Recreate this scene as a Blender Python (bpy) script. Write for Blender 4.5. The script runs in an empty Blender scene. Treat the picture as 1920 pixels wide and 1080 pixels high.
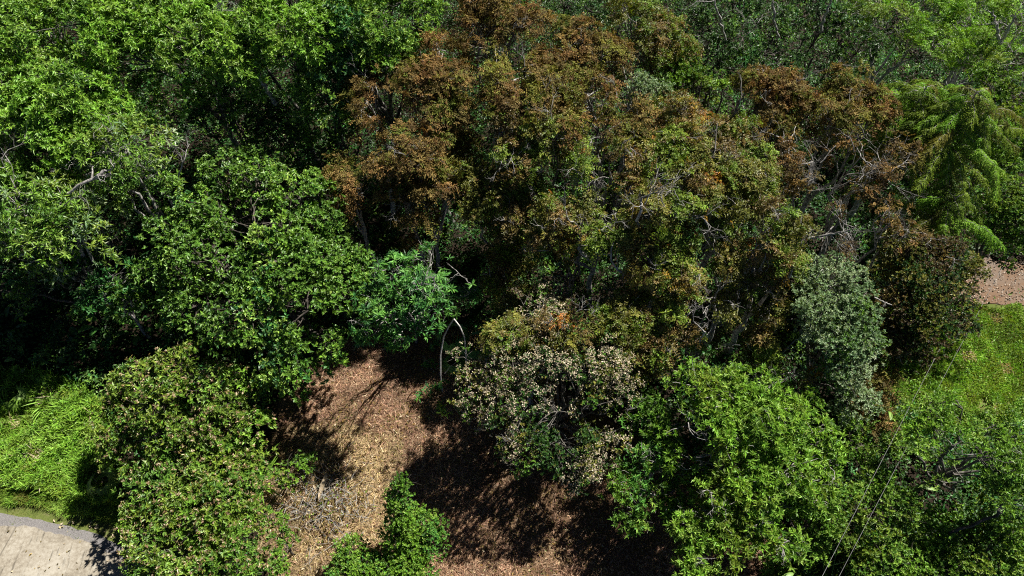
import bpy, math, random
import numpy as np
from mathutils import Vector

# ------------------------------------------------------------------ camera, sky, sun
SC = bpy.context.scene
COL = SC.collection
CAM_H, PITCH, F = 24.0, math.radians(55), 1297.0
cam_d = bpy.data.cameras.new("camera"); cam = bpy.data.objects.new("camera", cam_d); COL.objects.link(cam)
cam.location = (0, 0, CAM_H); cam.rotation_euler = (math.radians(90) - PITCH, 0, 0)
cam_d.sensor_width = 36; cam_d.lens = 36 * F / 1920; cam_d.clip_end = 400
SC.camera = cam
SUN_EL, SUN_AZ = math.radians(50), math.radians(48)      # azimuth clockwise from +Y
SUN_DIR = Vector((math.sin(SUN_AZ) * math.cos(SUN_EL), math.cos(SUN_AZ) * math.cos(SUN_EL), math.sin(SUN_EL)))
w = bpy.data.worlds.new("World"); SC.world = w; w.use_nodes = True
wn = w.node_tree.nodes; wn.clear()
wo = wn.new('ShaderNodeOutputWorld'); wb = wn.new('ShaderNodeBackground'); sk = wn.new('ShaderNodeTexSky')
sk.sky_type = 'NISHITA'; sk.sun_disc = False; sk.sun_elevation = SUN_EL; sk.sun_rotation = SUN_AZ
wb.inputs[1].default_value = 0.05; sk.air_density = .2; sk.dust_density = .1
w.node_tree.links.new(sk.outputs[0], wb.inputs[0]); w.node_tree.links.new(wb.outputs[0], wo.inputs[0])
sl = bpy.data.lights.new("sun", 'SUN'); sun = bpy.data.objects.new("sun", sl); COL.objects.link(sun)
sl.energy = 5.0; sl.angle = math.radians(0.53); sl.color = (1.0, 0.95, 0.86)
sun.rotation_euler = SUN_DIR.to_track_quat('Z', 'Y').to_euler()
vs = SC.view_settings; vs.view_transform = 'Standard'; vs.look = 'None'; vs.gamma = 1; vs.exposure = 0.82
SC.cycles.max_bounces = 4; SC.cycles.diffuse_bounces = 1; SC.cycles.use_denoising = False; SC.cycles.pixel_filter_type = 'BLACKMAN_HARRIS'; SC.cycles.filter_width = 1.1; SC.cycles.glossy_bounces = 2; SC.cycles.transmission_bounces = 2

# ------------------------------------------------------------------ helpers
RNG = np.random.default_rng(7)
random.seed(7)
def pix(px, py, z=0.0):
    """photograph pixel -> world point at height z, used only to survey where things stand"""
    c, s = math.cos(PITCH), math.sin(PITCH)
    a, b = (px - 960) / F, (540 - py) / F
    d = np.array([a, c + b * s, -s + b * c]); t = (CAM_H - z) / -d[2]
    return np.array([0, 0, CAM_H]) + d * t, t
def G(px, py, z=0.0): return pix(px, py, z)[0]
def terr(x, y):
    x = np.asarray(x, float); y = np.asarray(y, float)
    return 0.10 * np.sin(x * .31 + 1.0) * np.cos(y * .27) + 0.07 * np.sin(x * .13 - y * .19 + 2)
def unit(a): return a / (np.linalg.norm(a, axis=-1, keepdims=True) + 1e-9)
_w = np.random.default_rng(3).normal(size=(7, 3)); _p = np.random.default_rng(4).uniform(0, 6.28, 7)
def noise3(p, k): return np.sin((p * k) @ _w.T + _p).sum(-1) / 3.2     # about -1..1
def in_poly(x, y, poly):
    ins = np.zeros(x.shape, bool); n = len(poly)
    for i in range(n):
        x1, y1 = poly[i][:2]; x2, y2 = poly[(i + 1) % n][:2]
        c = ((y1 > y) != (y2 > y)) & (x < (x2 - x1) * (y - y1) / (y2 - y1 + 1e-12) + x1)
        ins ^= c
    return ins

def props(o, label=None, cat=None, group=None, kind=None):
    if label: o['label'] = label
    if cat: o['category'] = cat
    if group: o['group'] = group
    if kind: o['kind'] = kind
    return o
def empty(name, loc, label, cat, group=None):
    o = bpy.data.objects.new(name, None); COL.objects.link(o); o.location = loc
    o.empty_display_size = .3
    return props(o, label, cat, group)
class MB:
    def __init__(s): s.v = []; s.q = []; s.c = []; s.n = 0
    def quads(s, V, Q, C):
        s.v.append(V); s.q.append(Q + s.n); s.c.append(C); s.n += len(V)
    def build(s, name, mat, parent=None, smooth=False):
        V = np.concatenate(s.v).astype(np.float32); Q = np.concatenate(s.q).astype(np.int32); C = np.concatenate(s.c).astype(np.float32)
        if parent is not None: V = V - np.array(parent['_org'], np.float32) if '_org' in parent else V - np.array(parent.location, np.float32)
        me = bpy.data.meshes.new(name)
        me.vertices.add(len(V)); me.vertices.foreach_set('co', V.ravel())
        me.loops.add(Q.size); me.loops.foreach_set('vertex_index', Q.ravel())
        me.polygons.add(len(Q)); me.polygons.foreach_set('loop_start', np.arange(0, Q.size, Q.shape[1], dtype=np.int32))
        me.polygons.foreach_set('use_smooth', np.full(len(Q), smooth))
        a = me.color_attributes.new('tint', 'FLOAT_COLOR', 'POINT')
        a.data.foreach_set('color', np.concatenate([C, np.ones((len(C), 1), np.float32)], 1).astype(np.float32).ravel())
        me.update(calc_edges=True); me.materials.append(mat)
        o = bpy.data.objects.new(name, me); COL.objects.link(o)
        if parent is not None: o.parent = parent
        return o

def leafmesh(mb, P, D, U, L, W, C, fold=.25, droop=.12, wide=.45):
    """one pointed, folded leaf per row"""
    L = np.broadcast_to(L, (len(P),))[:, None]; W = np.broadcast_to(W, (len(P),))[:, None]
    S = unit(np.cross(D, U)); N = np.cross(S, D)
    mid = P + D * L * wide
    V = np.stack([P, mid + S * W * .5 + N * W * fold, P + D * L - N * L * droop, mid - S * W * .5 + N * W * fold], 1).reshape(-1, 3)
    Q = np.arange(len(P) * 4).reshape(-1, 4)
    mb.quads(V, Q, np.repeat(C, 4, 0))
def tubes(mb, PTS, R, C, k=4):
    """PTS (N,P,3) polylines, R (N,P) radii, C (3,) or (N,3)"""
    N, Pn, _ = PTS.shape
    T = unit(np.gradient(PTS, axis=1)); ref = np.where(np.abs(T[..., 2:3]) > .9, np.array([1., 0, 0]), np.array([0, 0, 1.]))
    A = unit(np.cross(T, ref)); B = np.cross(T, A)
    an = np.arange(k) * 2 * np.pi / k
    V = PTS[:, :, None] + R[:, :, None, None] * (A[:, :, None] * np.cos(an)[None, None, :, None] + B[:, :, None] * np.sin(an)[None, None, :, None])
    i = (np.arange(N)[:, None, None] * Pn + np.arange(Pn - 1)[None, :, None]) * k; j = np.arange(k)[None, None, :]; j2 = (j + 1) % k
    Q = np.stack([i + j, i + j2, i + j2 + k, i + j + k], -1).reshape(-1, 4)
    Cc = np.broadcast_to(np.asarray(C, float).reshape(-1, 1, 3) if np.ndim(C) == 2 else np.asarray(C, float)[None, None], (N, Pn * k, 3)).reshape(-1, 3)
    mb.quads(V.reshape(-1, 3), Q, Cc)
def curve(a, b, n=6, bow=.15, up=.0, rng=RNG):
    """(N,3)->(N,n,3) crooked curves from a to b"""
    a = np.atleast_2d(a).astype(float); b = np.atleast_2d(b).astype(float)
    t = np.linspace(0, 1, n)[None, :, None]; ln = np.linalg.norm(b - a, axis=1)[:, None, None]
    p = a[:, None] * (1 - t) + b[:, None] * t
    off = unit(rng.normal(size=(len(a), 1, 3))) * bow * ln * np.sin(t * np.pi)
    off = off + rng.normal(size=(len(a), n, 3)) * ln * bow * .22 * np.sin(t * np.pi)
    off[..., 2:] += up * ln * np.sin(t * np.pi)
    return p + off
def taper(r0, r1, n): return np.asarray(r0).reshape(-1, 1) * (1 - np.linspace(0, 1, n))[None] + np.asarray(r1).reshape(-1, 1) * np.linspace(0, 1, n)[None]

# ------------------------------------------------------------------ materials
def mat(name):
    m = bpy.data.materials.new(name); m.use_nodes = True; nt = m.node_tree; nt.nodes.clear()
    out = nt.nodes.new('ShaderNodeOutputMaterial'); return m, nt, out
def N_(nt, t, **kw):
    n = nt.nodes.new(t)
    for k, v in kw.items():
        if k in n.inputs: n.inputs[k].default_value = v
        else: setattr(n, k, v)
    return n
def leaf_material(name, rough, spec, trans):
    m, nt, out = mat(name); L = nt.links.new
    at = N_(nt, 'ShaderNodeAttribute', attribute_name='tint')
    tc = N_(nt, 'ShaderNodeNewGeometry'); nz = N_(nt, 'ShaderNodeTexNoise'); nz.inputs['Scale'].default_value = 9; nz.inputs['Detail'].default_value = 3
    L(tc.outputs['Position'], nz.inputs['Vector'])
    mr = N_(nt, 'ShaderNodeMapRange'); mr.inputs[1].default_value = .3; mr.inputs[2].default_value = .7; mr.inputs[3].default_value = .75; mr.inputs[4].default_value = 1.25
    L(nz.outputs[0], mr.inputs[0])
    sc = N_(nt, 'ShaderNodeVectorMath', operation='SCALE'); L(at.outputs['Color'], sc.inputs[0]); L(mr.outputs[0], sc.inputs['Scale'])
    p = N_(nt, 'ShaderNodeBsdfPrincipled'); p.inputs['Roughness'].default_value = rough; p.inputs['Specular IOR Level'].default_value = spec
    L(sc.outputs[0], p.inputs['Base Color'])
    tl = N_(nt, 'ShaderNodeBsdfTranslucent'); tm = N_(nt, 'ShaderNodeVectorMath', operation='MULTIPLY'); tm.inputs[1].default_value = (1.3, 1.2, .5)
    L(sc.outputs[0], tm.inputs[0]); L(tm.outputs[0], tl.inputs[0])
    mx = N_(nt, 'ShaderNodeMixShader'); mx.inputs[0].default_value = trans
    L(p.outputs[0], mx.inputs[1]); L(tl.outputs[0], mx.inputs[2]); L(mx.outputs[0], out.inputs[0])
    return m
M_GLOSS = leaf_material('glossy_leaf', .48, .6, .2)
M_LEAF = leaf_material('leaf', .5, .45, .25)
M_DRY = leaf_material('dry_leaf', .7, .2, .2)
M_GRASS = leaf_material('grass_blade', .6, .3, .3)
def bark_material(name, c1, c2, scale=6):
    m, nt, out = mat(name); L = nt.links.new
    g = N_(nt, 'ShaderNodeNewGeometry'); nz = N_(nt, 'ShaderNodeTexNoise'); nz.inputs['Scale'].default_value = scale; nz.inputs['Detail'].default_value = 6
    L(g.outputs['Position'], nz.inputs['Vector'])
    r = N_(nt, 'ShaderNodeValToRGB'); r.color_ramp.elements[0].position = .38; r.color_ramp.elements[1].position = .66
    r.color_ramp.elements[0].color = (*c1, 1); r.color_ramp.elements[1].color = (*c2, 1)
    L(nz.outputs[0], r.inputs[0])
    p = N_(nt, 'ShaderNodeBsdfPrincipled'); p.inputs['Roughness'].default_value = .85; L(r.outputs[0], p.inputs['Base Color'])
    b = N_(nt, 'ShaderNodeBump'); b.inputs['Strength'].default_value = .5; b.inputs['Distance'].default_value = .02
    L(nz.outputs[0], b.inputs['Height']); L(b.outputs[0], p.inputs['Normal']); L(p.outputs[0], out.inputs[0])
    return m
M_BARK = bark_material('grey_bark', (.04, .036, .03), (.22, .205, .18))
M_PALE = bark_material('pale_bark', (.16, .15, .14), (.50, .48, .45), 10)
M_DARKBARK = bark_material('dark_bark', (.03, .025, .02), (.13, .11, .09))
M_WHITE = bark_material('weathered_white_wood', (.50, .48, .45), (.78, .76, .72), 10)
M_WIRE = bark_material('cable_metal', (.16, .16, .16), (.25, .25, .25), 2)

def ramp_mat(name, stops, scales, rough=.9, bump=.3, dist=.03, mask=None):
    """procedural surface from layered noise; stops = [(pos, rgb)]"""
    m, nt, out = mat(name); L = nt.links.new
    g = N_(nt, 'ShaderNodeNewGeometry')
    acc = None
    for s_, wgt in scales:
        nz = N_(nt, 'ShaderNodeTexNoise'); nz.inputs['Scale'].default_value = s_; nz.inputs['Detail'].default_value = 5; nz.inputs['Roughness'].default_value = .65
        L(g.outputs['Position'], nz.inputs['Vector'])
        mu = N_(nt, 'ShaderNodeMath', operation='MULTIPLY'); mu.inputs[1].default_value = wgt; L(nz.outputs[0], mu.inputs[0])
        if acc is None: acc = mu
        else:
            ad = N_(nt, 'ShaderNodeMath', operation='ADD'); L(acc.outputs[0], ad.inputs[0]); L(mu.outputs[0], ad.inputs[1]); acc = ad
    r = N_(nt, 'ShaderNodeValToRGB'); e = r.color_ramp.elements
    e[0].position = stops[0][0]; e[0].color = (*stops[0][1], 1); e[1].position = stops[-1][0]; e[1].color = (*stops[-1][1], 1)
    for pos, c in stops[1:-1]:
        x = e.new(pos); x.color = (*c, 1)
    L(acc.outputs[0], r.inputs[0])
    p = N_(nt, 'ShaderNodeBsdfPrincipled'); p.inputs['Roughness'].default_value = rough; p.inputs['Specular IOR Level'].default_value = .2
    b = N_(nt, 'ShaderNodeBump'); b.inputs['Strength'].default_value = bump; b.inputs['Distance'].default_value = dist
    L(acc.outputs[0], b.inputs['Height']); L(b.outputs[0], p.inputs['Normal'])
    L(r.outputs[0], p.inputs['Base Color']); L(p.outputs[0], out.inputs[0])
    return m, nt, r, p, g

# ------------------------------------------------------------------ the setting
ROAD = [G(-700, 960), G(-200, 975), G(0, 984), G(60, 988), G(120, 1003), G(170, 1020), G(215, 1042), G(260, 1070), G(300, 1105), G(350, 1180), G(380, 1400), G(-700, 1500)]
MOSS = [G(-700, 925), G(0, 945), G(110, 957), G(225, 985), G(300, 1020), G(390, 1100), G(460, 1300), G(380, 1400), G(350, 1180), G(260, 1075), G(170, 1022), G(60, 992), G(0, 988), G(-700, 965)]
GRAVEL = [G(-700, 940), G(0, 960), G(60, 972), G(120, 984), G(180, 1002), G(230, 1025), G(275, 1055), G(330, 1110), G(400, 1300), G(380, 1400), G(330, 1180), G(250, 1080), G(170, 1024), G(60, 994), G(0, 992), G(-700, 965)]
TRACK = [G(1700, 478), G(1830, 486), G(1920, 500), G(2100, 520), G(2500, 560), G(2500, 640), G(2100, 590), G(1920, 573), G(1835, 570), G(1700, 556)]
LAWN = [G(1640, 560), G(1840, 572), G(1925, 575), G(2500, 645), G(2600, 900), G(2100, 880), G(1900, 810), G(1750, 800), G(1670, 770), G(1640, 700)]
CLEAR = [G(620, 640), G(700, 620), G(800, 600), G(900, 640), G(1000, 700), G(1180, 800), G(1250, 900), G(1500, 1000), G(1480, 1200), G(900, 1250), G(520, 1200), G(490, 1000), G(470, 880), G(520, 780), G(570, 700)]

def ground():
    xs = np.linspace(-60, 60, 401); ys = np.linspace(-22, 75, 331)
    X, Y = np.meshgrid(xs, ys); Z = terr(X, Y)
    V = np.stack([X, Y, Z], -1).reshape(-1, 3); nx, ny = len(xs), len(ys)
    i = (np.arange(ny - 1)[:, None] * nx + np.arange(nx - 1)[None]).ravel()
    Q = np.stack([i, i + 1, i + 1 + nx, i + nx], 1)
    n = noise3(V * [1, 1, 0], 1.3) * .6
    a = in_poly(V[:, 0] + n, V[:, 1] + n, CLEAR).astype(float); b = in_poly(V[:, 0] + n * .5, V[:, 1] - n * .5, LAWN).astype(float)
    C = np.stack([a, b, 0 * a], 1)
    m, nt, r, p, g = ramp_mat('forest_soil', [(.3, (.010, .007, .004)), (.5, (.022, .015, .009)), (.7, (.045, .030, .018))], [(3, .5), (30, .5)], bump=.8, dist=.05)
    L = nt.links.new
    at = N_(nt, 'ShaderNodeAttribute', attribute_name='tint'); se = N_(nt, 'ShaderNodeSeparateColor'); L(at.outputs['Color'], se.inputs[0])
    base = r.outputs[0]
    nb = N_(nt, 'ShaderNodeTexNoise'); nb.inputs['Scale'].default_value = .9; nb.inputs['Detail'].default_value = 4; L(g.outputs['Position'], nb.inputs['Vector'])
    nf = N_(nt, 'ShaderNodeTexNoise'); nf.inputs['Scale'].default_value = 22; nf.inputs['Detail'].default_value = 6; nf.inputs['Roughness'].default_value = .8; L(g.outputs['Position'], nf.inputs['Vector'])
    ad = N_(nt, 'ShaderNodeMath', operation='ADD'); L(nb.outputs[0], ad.inputs[0]); L(nf.outputs[0], ad.inputs[1])
    hf = N_(nt, 'ShaderNodeMath', operation='MULTIPLY'); hf.inputs[1].default_value = .5; L(ad.outputs[0], hf.inputs[0])
    for k, stops in ((0, [(.36, (.05, .028, .015)), (.47, (.15, .09, .05)), (.6, (.26, .18, .10))]), (1, [(.36, (.08, .13, .02)), (.5, (.12, .15, .03)), (.60, (.22, .16, .085))])):
        rr = N_(nt, 'ShaderNodeValToRGB'); e = rr.color_ramp.elements
        e[0].position = stops[0][0]; e[0].color = (*stops[0][1], 1); e[1].position = stops[2][0]; e[1].color = (*stops[2][1], 1)
        x = e.new(stops[1][0]); x.color = (*stops[1][1], 1); L(hf.outputs[0], rr.inputs[0])
        mx = N_(nt, 'ShaderNodeMix', data_type='RGBA'); L(se.outputs[k], mx.inputs[0]); L(base, mx.inputs[6]); L(rr.outputs[0], mx.inputs[7]); base = mx.outputs[2]
    L(base, p.inputs['Base Color'])
    mb = MB(); mb.quads(V, Q, C); props(mb.build('ground', m, smooth=True), kind='structure')
ground()

def sheet(name, poly, lift, m, step=.22, wob=.0):
    """a paved strip: a grid draped on the terrain, clipped to the outline, with a skirt of real thickness"""
    P = np.array([q[:2] for q in poly])
    # densify and roughen the outline
    pts = []
    for i in range(len(P)):
        a, b = P[i], P[(i + 1) % len(P)]; n = max(2, int(np.linalg.norm(b - a) / step))
        for k in range(n): pts.append(a + (b - a) * k / n)
    pts = np.array(pts); pts += np.stack([noise3(np.c_[pts, 0 * pts[:, 0]], 5), noise3(np.c_[pts, 0 * pts[:, 0]], 5.7)], 1) * wob
    import bmesh
    bm = bmesh.new(); vs_ = [bm.verts.new((x, y, 0)) for x, y in pts]; f = bm.faces.new(vs_)
    bmesh.ops.triangulate(bm, faces=[f])
    x0, x1, y0, y1 = pts[:, 0].min(), pts[:, 0].max(), pts[:, 1].min(), pts[:, 1].max()
    for x in np.arange(x0 + 1.0, x1, 1.0): bmesh.ops.bisect_plane(bm, geom=bm.verts[:] + bm.edges[:] + bm.faces[:], plane_co=(x, 0, 0), plane_no=(1, 0, 0))
    for y in np.arange(y0 + 1.0, y1, 1.0): bmesh.ops.bisect_plane(bm, geom=bm.verts[:] + bm.edges[:] + bm.faces[:], plane_co=(0, y, 0), plane_no=(0, 1, 0))
    for v in bm.verts: v.co.z = float(terr(v.co.x, v.co.y)) + lift
    for f in bm.faces:
        if f.normal.z < 0: f.normal_flip()
    bd = [e for e in bm.edges if e.is_boundary]
    r = bmesh.ops.extrude_edge_only(bm, edges=bd)
    for v in r['geom']:
        if isinstance(v, bmesh.types.BMVert): v.co.z -= lift + .12
    me = bpy.data.meshes.new(name); bm.to_mesh(me); bm.free(); me.materials.append(m)
    o = bpy.data.objects.new(name, me); COL.objects.link(o); return props(o, kind='structure')

def concrete():
    m, nt, r, p, g = ramp_mat('worn_concrete', [(.40, (.19, .165, .13)), (.48, (.30, .265, .21)), (.57, (.42, .39, .33))], [(.8, .4), (9, .3), (55, .3)], bump=.5, dist=.02)
    L = nt.links.new
    mp = N_(nt, 'ShaderNodeMapping'); mp.inputs['Rotation'].default_value = (0, 0, math.radians(-22)); mp.inputs['Scale'].default_value = (9, 1.1, 1)
    L(g.outputs['Position'], mp.inputs['Vector'])
    nz = N_(nt, 'ShaderNodeTexNoise'); nz.inputs['Scale'].default_value = 1.1; nz.inputs['Detail'].default_value = 3; L(mp.outputs[0], nz.inputs['Vector'])
    mr = N_(nt, 'ShaderNodeMapRange'); mr.inputs[1].default_value = .60; mr.inputs[2].default_value = .70; mr.inputs[3].default_value = 1; mr.inputs[4].default_value = .55; L(nz.outputs[0], mr.inputs[0])
    vo = N_(nt, 'ShaderNodeTexVoronoi'); vo.feature = 'DISTANCE_TO_EDGE'; vo.inputs['Scale'].default_value = .23; L(g.outputs['Position'], vo.inputs['Vector'])
    m2 = N_(nt, 'ShaderNodeMapRange'); m2.inputs[1].default_value = 0; m2.inputs[2].default_value = .008; m2.inputs[3].default_value = .5; m2.inputs[4].default_value = 1; L(vo.outputs['Distance'], m2.inputs[0])
    mu = N_(nt, 'ShaderNodeMath', operation='MULTIPLY'); L(mr.outputs[0], mu.inputs[0]); L(m2.outputs[0], mu.inputs[1])
    sc = N_(nt, 'ShaderNodeVectorMath', operation='SCALE'); L(r.outputs[0], sc.inputs[0]); L(mu.outputs[0], sc.inputs['Scale'])
    L(sc.outputs[0], p.inputs['Base Color']); return m
sheet('moss_verge', MOSS, .02, ramp_mat('mossy_soil', [(.35, (.06, .08, .02)), (.5, (.12, .15, .035)), (.66, (.19, .17, .09))], [(2, .4), (18, .4), (70, .2)])[0], wob=.03)
sheet('gravel_edge', GRAVEL, .035, ramp_mat('grey_gravel', [(.35, (.10, .095, .10)), (.5, (.20, .19, .19)), (.68, (.38, .36, .34))], [(40, .6), (120, .4)], bump=.8, dist=.02)[0], wob=.03)
sheet('concrete_road', ROAD, .07, concrete(), step=.09, wob=.04)
sheet('dirt_track', TRACK, .03, ramp_mat('red_dirt', [(.33, (.13, .08, .055)), (.46, (.19, .115, .07)), (.56, (.18, .14, .11)), (.7, (.30, .24, .20))], [(.7, .5), (30, .3), (90, .2)], bump=.5)[0], wob=.08)

# ------------------------------------------------------------------ foliage
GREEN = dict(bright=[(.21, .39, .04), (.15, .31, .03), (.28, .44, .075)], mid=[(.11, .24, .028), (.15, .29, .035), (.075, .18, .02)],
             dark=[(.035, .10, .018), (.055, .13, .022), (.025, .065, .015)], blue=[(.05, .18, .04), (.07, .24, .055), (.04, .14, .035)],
             olive=[(.18, .19, .035), (.14, .165, .028), (.25, .25, .05)], rust=[(.20, .12, .042), (.27, .165, .058), (.145, .10, .036)],
             brown=[(.20, .145, .045), (.26, .19, .06), (.14, .11, .035)], yellow=[(.34, .26, .04), (.27, .27, .045), (.42, .27, .035)],
             orange=[(.42, .18, .03), (.34, .20, .04)], cream=[(.54, .47, .35), (.44, .38, .27), (.34, .27, .18)],
             grey=[(.25, .36, .18), (.34, .44, .26), (.17, .28, .13)], moss=[(.17, .27, .03), (.23, .33, .04), (.12, .20, .022)],
             pinkbrown=[(.32, .21, .14), (.25, .17, .11)], dkbrown=[(.08, .06, .03), (.11, .08, .035)],
             paleleaf=[(.52, .44, .26), (.6, .5, .36)], emerald=[(.12, .32, .055), (.17, .40, .07), (.085, .25, .045)], lime=[(.26, .46, .05), (.21, .42, .04)])
def palette(spec):
    cols, wts = [], []
    for k, wt in spec.items():
        for c in GREEN[k]: cols.append(c); wts.append(wt / len(GREEN[k]))
    return np.array(cols), np.array(wts) / sum(wts)
# L, W leaf size; n leaves in a rosette; tilt from the twig axis; m rosettes in a spray of radius rs; dens sprays per m2; gap threshold
SP = dict(
    laurel=dict(L=.175, W=.055, n=9, tilt=(.7, 1.35), m=7, rs=.32, dens=5.4, gap=-.35, pal={'bright': 5, 'mid': 2, 'lime': 6}, mat=M_GLOSS, bark=M_BARK),
    willowy=dict(L=.21, W=.045, n=8, tilt=(.5, 1.4), m=7, rs=.34, dens=3.4, gap=-.3, pal={'mid': 5, 'bright': 4, 'grey': 1.2, 'moss': 2}, mat=M_GLOSS, bark=M_PALE),
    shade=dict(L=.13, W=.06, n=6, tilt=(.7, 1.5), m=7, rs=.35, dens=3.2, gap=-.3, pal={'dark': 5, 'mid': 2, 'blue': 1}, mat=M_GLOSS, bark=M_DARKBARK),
    round_=dict(L=.135, W=.075, n=7, tilt=(.6, 1.3), m=7, rs=.33, dens=4.8, gap=-.2, pal={'mid': 7, 'bright': 2, 'blue': .5}, mat=M_GLOSS, bark=M_DARKBARK),
    bloom=dict(L=.145, W=.06, n=7, tilt=(.5, 1.3), m=7, rs=.29, dens=6.0, gap=-.55, pal={'mid': 4, 'moss': 6, 'bright': 3}, mat=M_GLOSS, bark=M_DARKBARK, spike=True),
    rosette=dict(L=.16, W=.047, n=11, tilt=(.7, 1.4), m=5, rs=.31, dens=6.2, gap=-.30, pal={'bright': 5, 'mid': 2, 'lime': 3, 'moss': 2}, mat=M_LEAF, bark=M_PALE),
    rosette_mid=dict(L=.16, W=.047, n=11, tilt=(.7, 1.4), m=5, rs=.31, dens=6.8, gap=-.45, pal={'mid': 5, 'bright': 2, 'emerald': 2}, mat=M_LEAF, bark=M_PALE),
    rosette_dark=dict(L=.19, W=.06, n=10, tilt=(.7, 1.4), m=5, rs=.34, dens=3.6, gap=-.3, pal={'blue': 5, 'mid': 3}, mat=M_LEAF, bark=M_PALE),
    rust=dict(L=.105, W=.048, pin=5, n=5, fl=.38, m=4, rs=.30, dens=4.0, gap=-0.19, pal={'rust': 4, 'brown': 6, 'olive': 3}, mat=M_DRY, bark=M_PALE, twig=2),
    rustolive=dict(L=.105, W=.048, pin=5, n=5, fl=.38, m=4, rs=.30, dens=3.7, gap=-0.16, pal={'brown': 5, 'olive': 5, 'rust': 2}, mat=M_DRY, bark=M_PALE, twig=2),
    olive=dict(L=.105, W=.048, pin=5, n=5, fl=.38, m=4, rs=.30, dens=3.6, gap=-0.12, pal={'olive': 6, 'moss': 4, 'brown': 3}, mat=M_LEAF, bark=M_PALE, twig=2),
    autumn=dict(L=.105, W=.048, pin=5, n=5, fl=.38, m=4, rs=.30, dens=3.5, gap=-0.09, pal={'moss': 4, 'olive': 5, 'brown': 3, 'yellow': 1.0, 'orange': .3}, mat=M_LEAF, bark=M_PALE, twig=2),
    bare=dict(L=.11, W=.05, pin=4, n=3, fl=.3, m=3, rs=.32, dens=2.0, gap=-.05, pal={'dkbrown': 3, 'rust': 2, 'brown': 3}, mat=M_DRY, bark=M_PALE, twig=5),
    feather=dict(L=.10, W=.03, pin=10, n=5, fl=.62, m=4, rs=.30, dens=2.8, gap=-.12, pal={'moss': 7, 'lime': 2, 'olive': 2}, mat=M_LEAF, bark=M_PALE, droop=1.0),
    feather2=dict(L=.11, W=.035, pin=11, n=4, fl=.75, m=4, rs=.30, dens=3.2, gap=-.02, pal={'moss': 7, 'lime': 3, 'olive': 1}, mat=M_LEAF, bark=M_PALE, droop=.75, zs=.42),
    fern=dict(L=.11, W=.035, pin=9, n=5, fl=.50, m=3, rs=.30, dens=2.0, gap=.0, pal={'lime': 8, 'moss': 3}, mat=M_LEAF, bark=M_PALE, droop=.2),
    white=dict(L=.10, W=.055, n=6, tilt=(.5, 1.5), m=8, rs=.32, dens=3.6, gap=-.28, pal={'dark': 4, 'olive': 2, 'mid': 2, 'dkbrown': 1}, mat=M_LEAF, bark=M_BARK, flower=True),
    greyleaf=dict(L=.09, W=.045, n=8, tilt=(.5, 1.5), m=9, rs=.30, dens=6.5, gap=-.7, pal={'grey': 8, 'mid': 1}, mat=M_LEAF, bark=M_BARK),
    darkolive=dict(L=.09, W=.05, n=8, tilt=(.5, 1.5), m=9, rs=.32, dens=7.5, gap=-.8, pal={'olive': 3, 'dark': 4, 'dkbrown': 4, 'brown': 1}, mat=M_LEAF, bark=M_DARKBARK),
    bush=dict(L=.10, W=.055, n=8, tilt=(.5, 1.4), m=8, rs=.26, dens=5.0, gap=-.7, pal={'bright': 3, 'mid': 5, 'moss': 3}, mat=M_LEAF, bark=M_DARKBARK),
    long_=dict(L=.17, W=.045, n=7, tilt=(.5, 1.5), m=7, rs=.34, dens=3.8, gap=-.08, pal={'mid': 4, 'bright': 6}, mat=M_GLOSS, bark=M_BARK),
    long_open=dict(L=.15, W=.042, n=8, tilt=(.5, 1.4), m=7, rs=.32, dens=4.8, gap=-.10, pal={'mid': 4, 'bright': 5, 'lime': 2}, mat=M_GLOSS, bark=M_BARK, noskirt=1),
    cypress=dict(L=.07, W=.04, n=9, tilt=(.4, 1.2), m=10, rs=.18, dens=15, gap=-1.2, pal={'bright': 6, 'emerald': 2, 'mid': 1}, mat=M_LEAF, bark=M_DARKBARK),
)
def perp(A, rng):
    r = rng.normal(size=A.shape); return unit(np.cross(A, r))
def tint(pal, wts, groups, size, rng, GP=None):
    """colour per leaf: sprays lean to one hue, leaves vary about it"""
    ng = groups.max() + 1 if len(groups) else 1
    if GP is not None and len(GP) > 8:        # colour runs along whole branches
        f = noise3(GP, .95) + .3 * noise3(GP, 2.9) + rng.normal(0, .16, len(GP)); f = np.argsort(np.argsort(f)) / len(GP)
        a = np.minimum(np.searchsorted(np.cumsum(wts), f), len(pal) - 1)[groups]
    else: a = rng.choice(len(pal), ng, p=wts)[groups]
    b = rng.choice(len(pal), size, p=wts)
    pick = np.where(rng.random(size) < .75, a, b); c = pal[pick]
    return c * np.exp(rng.normal(0, .15, (size, 1))) * np.exp(rng.normal(0, .045, (size, 3)))

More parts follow.
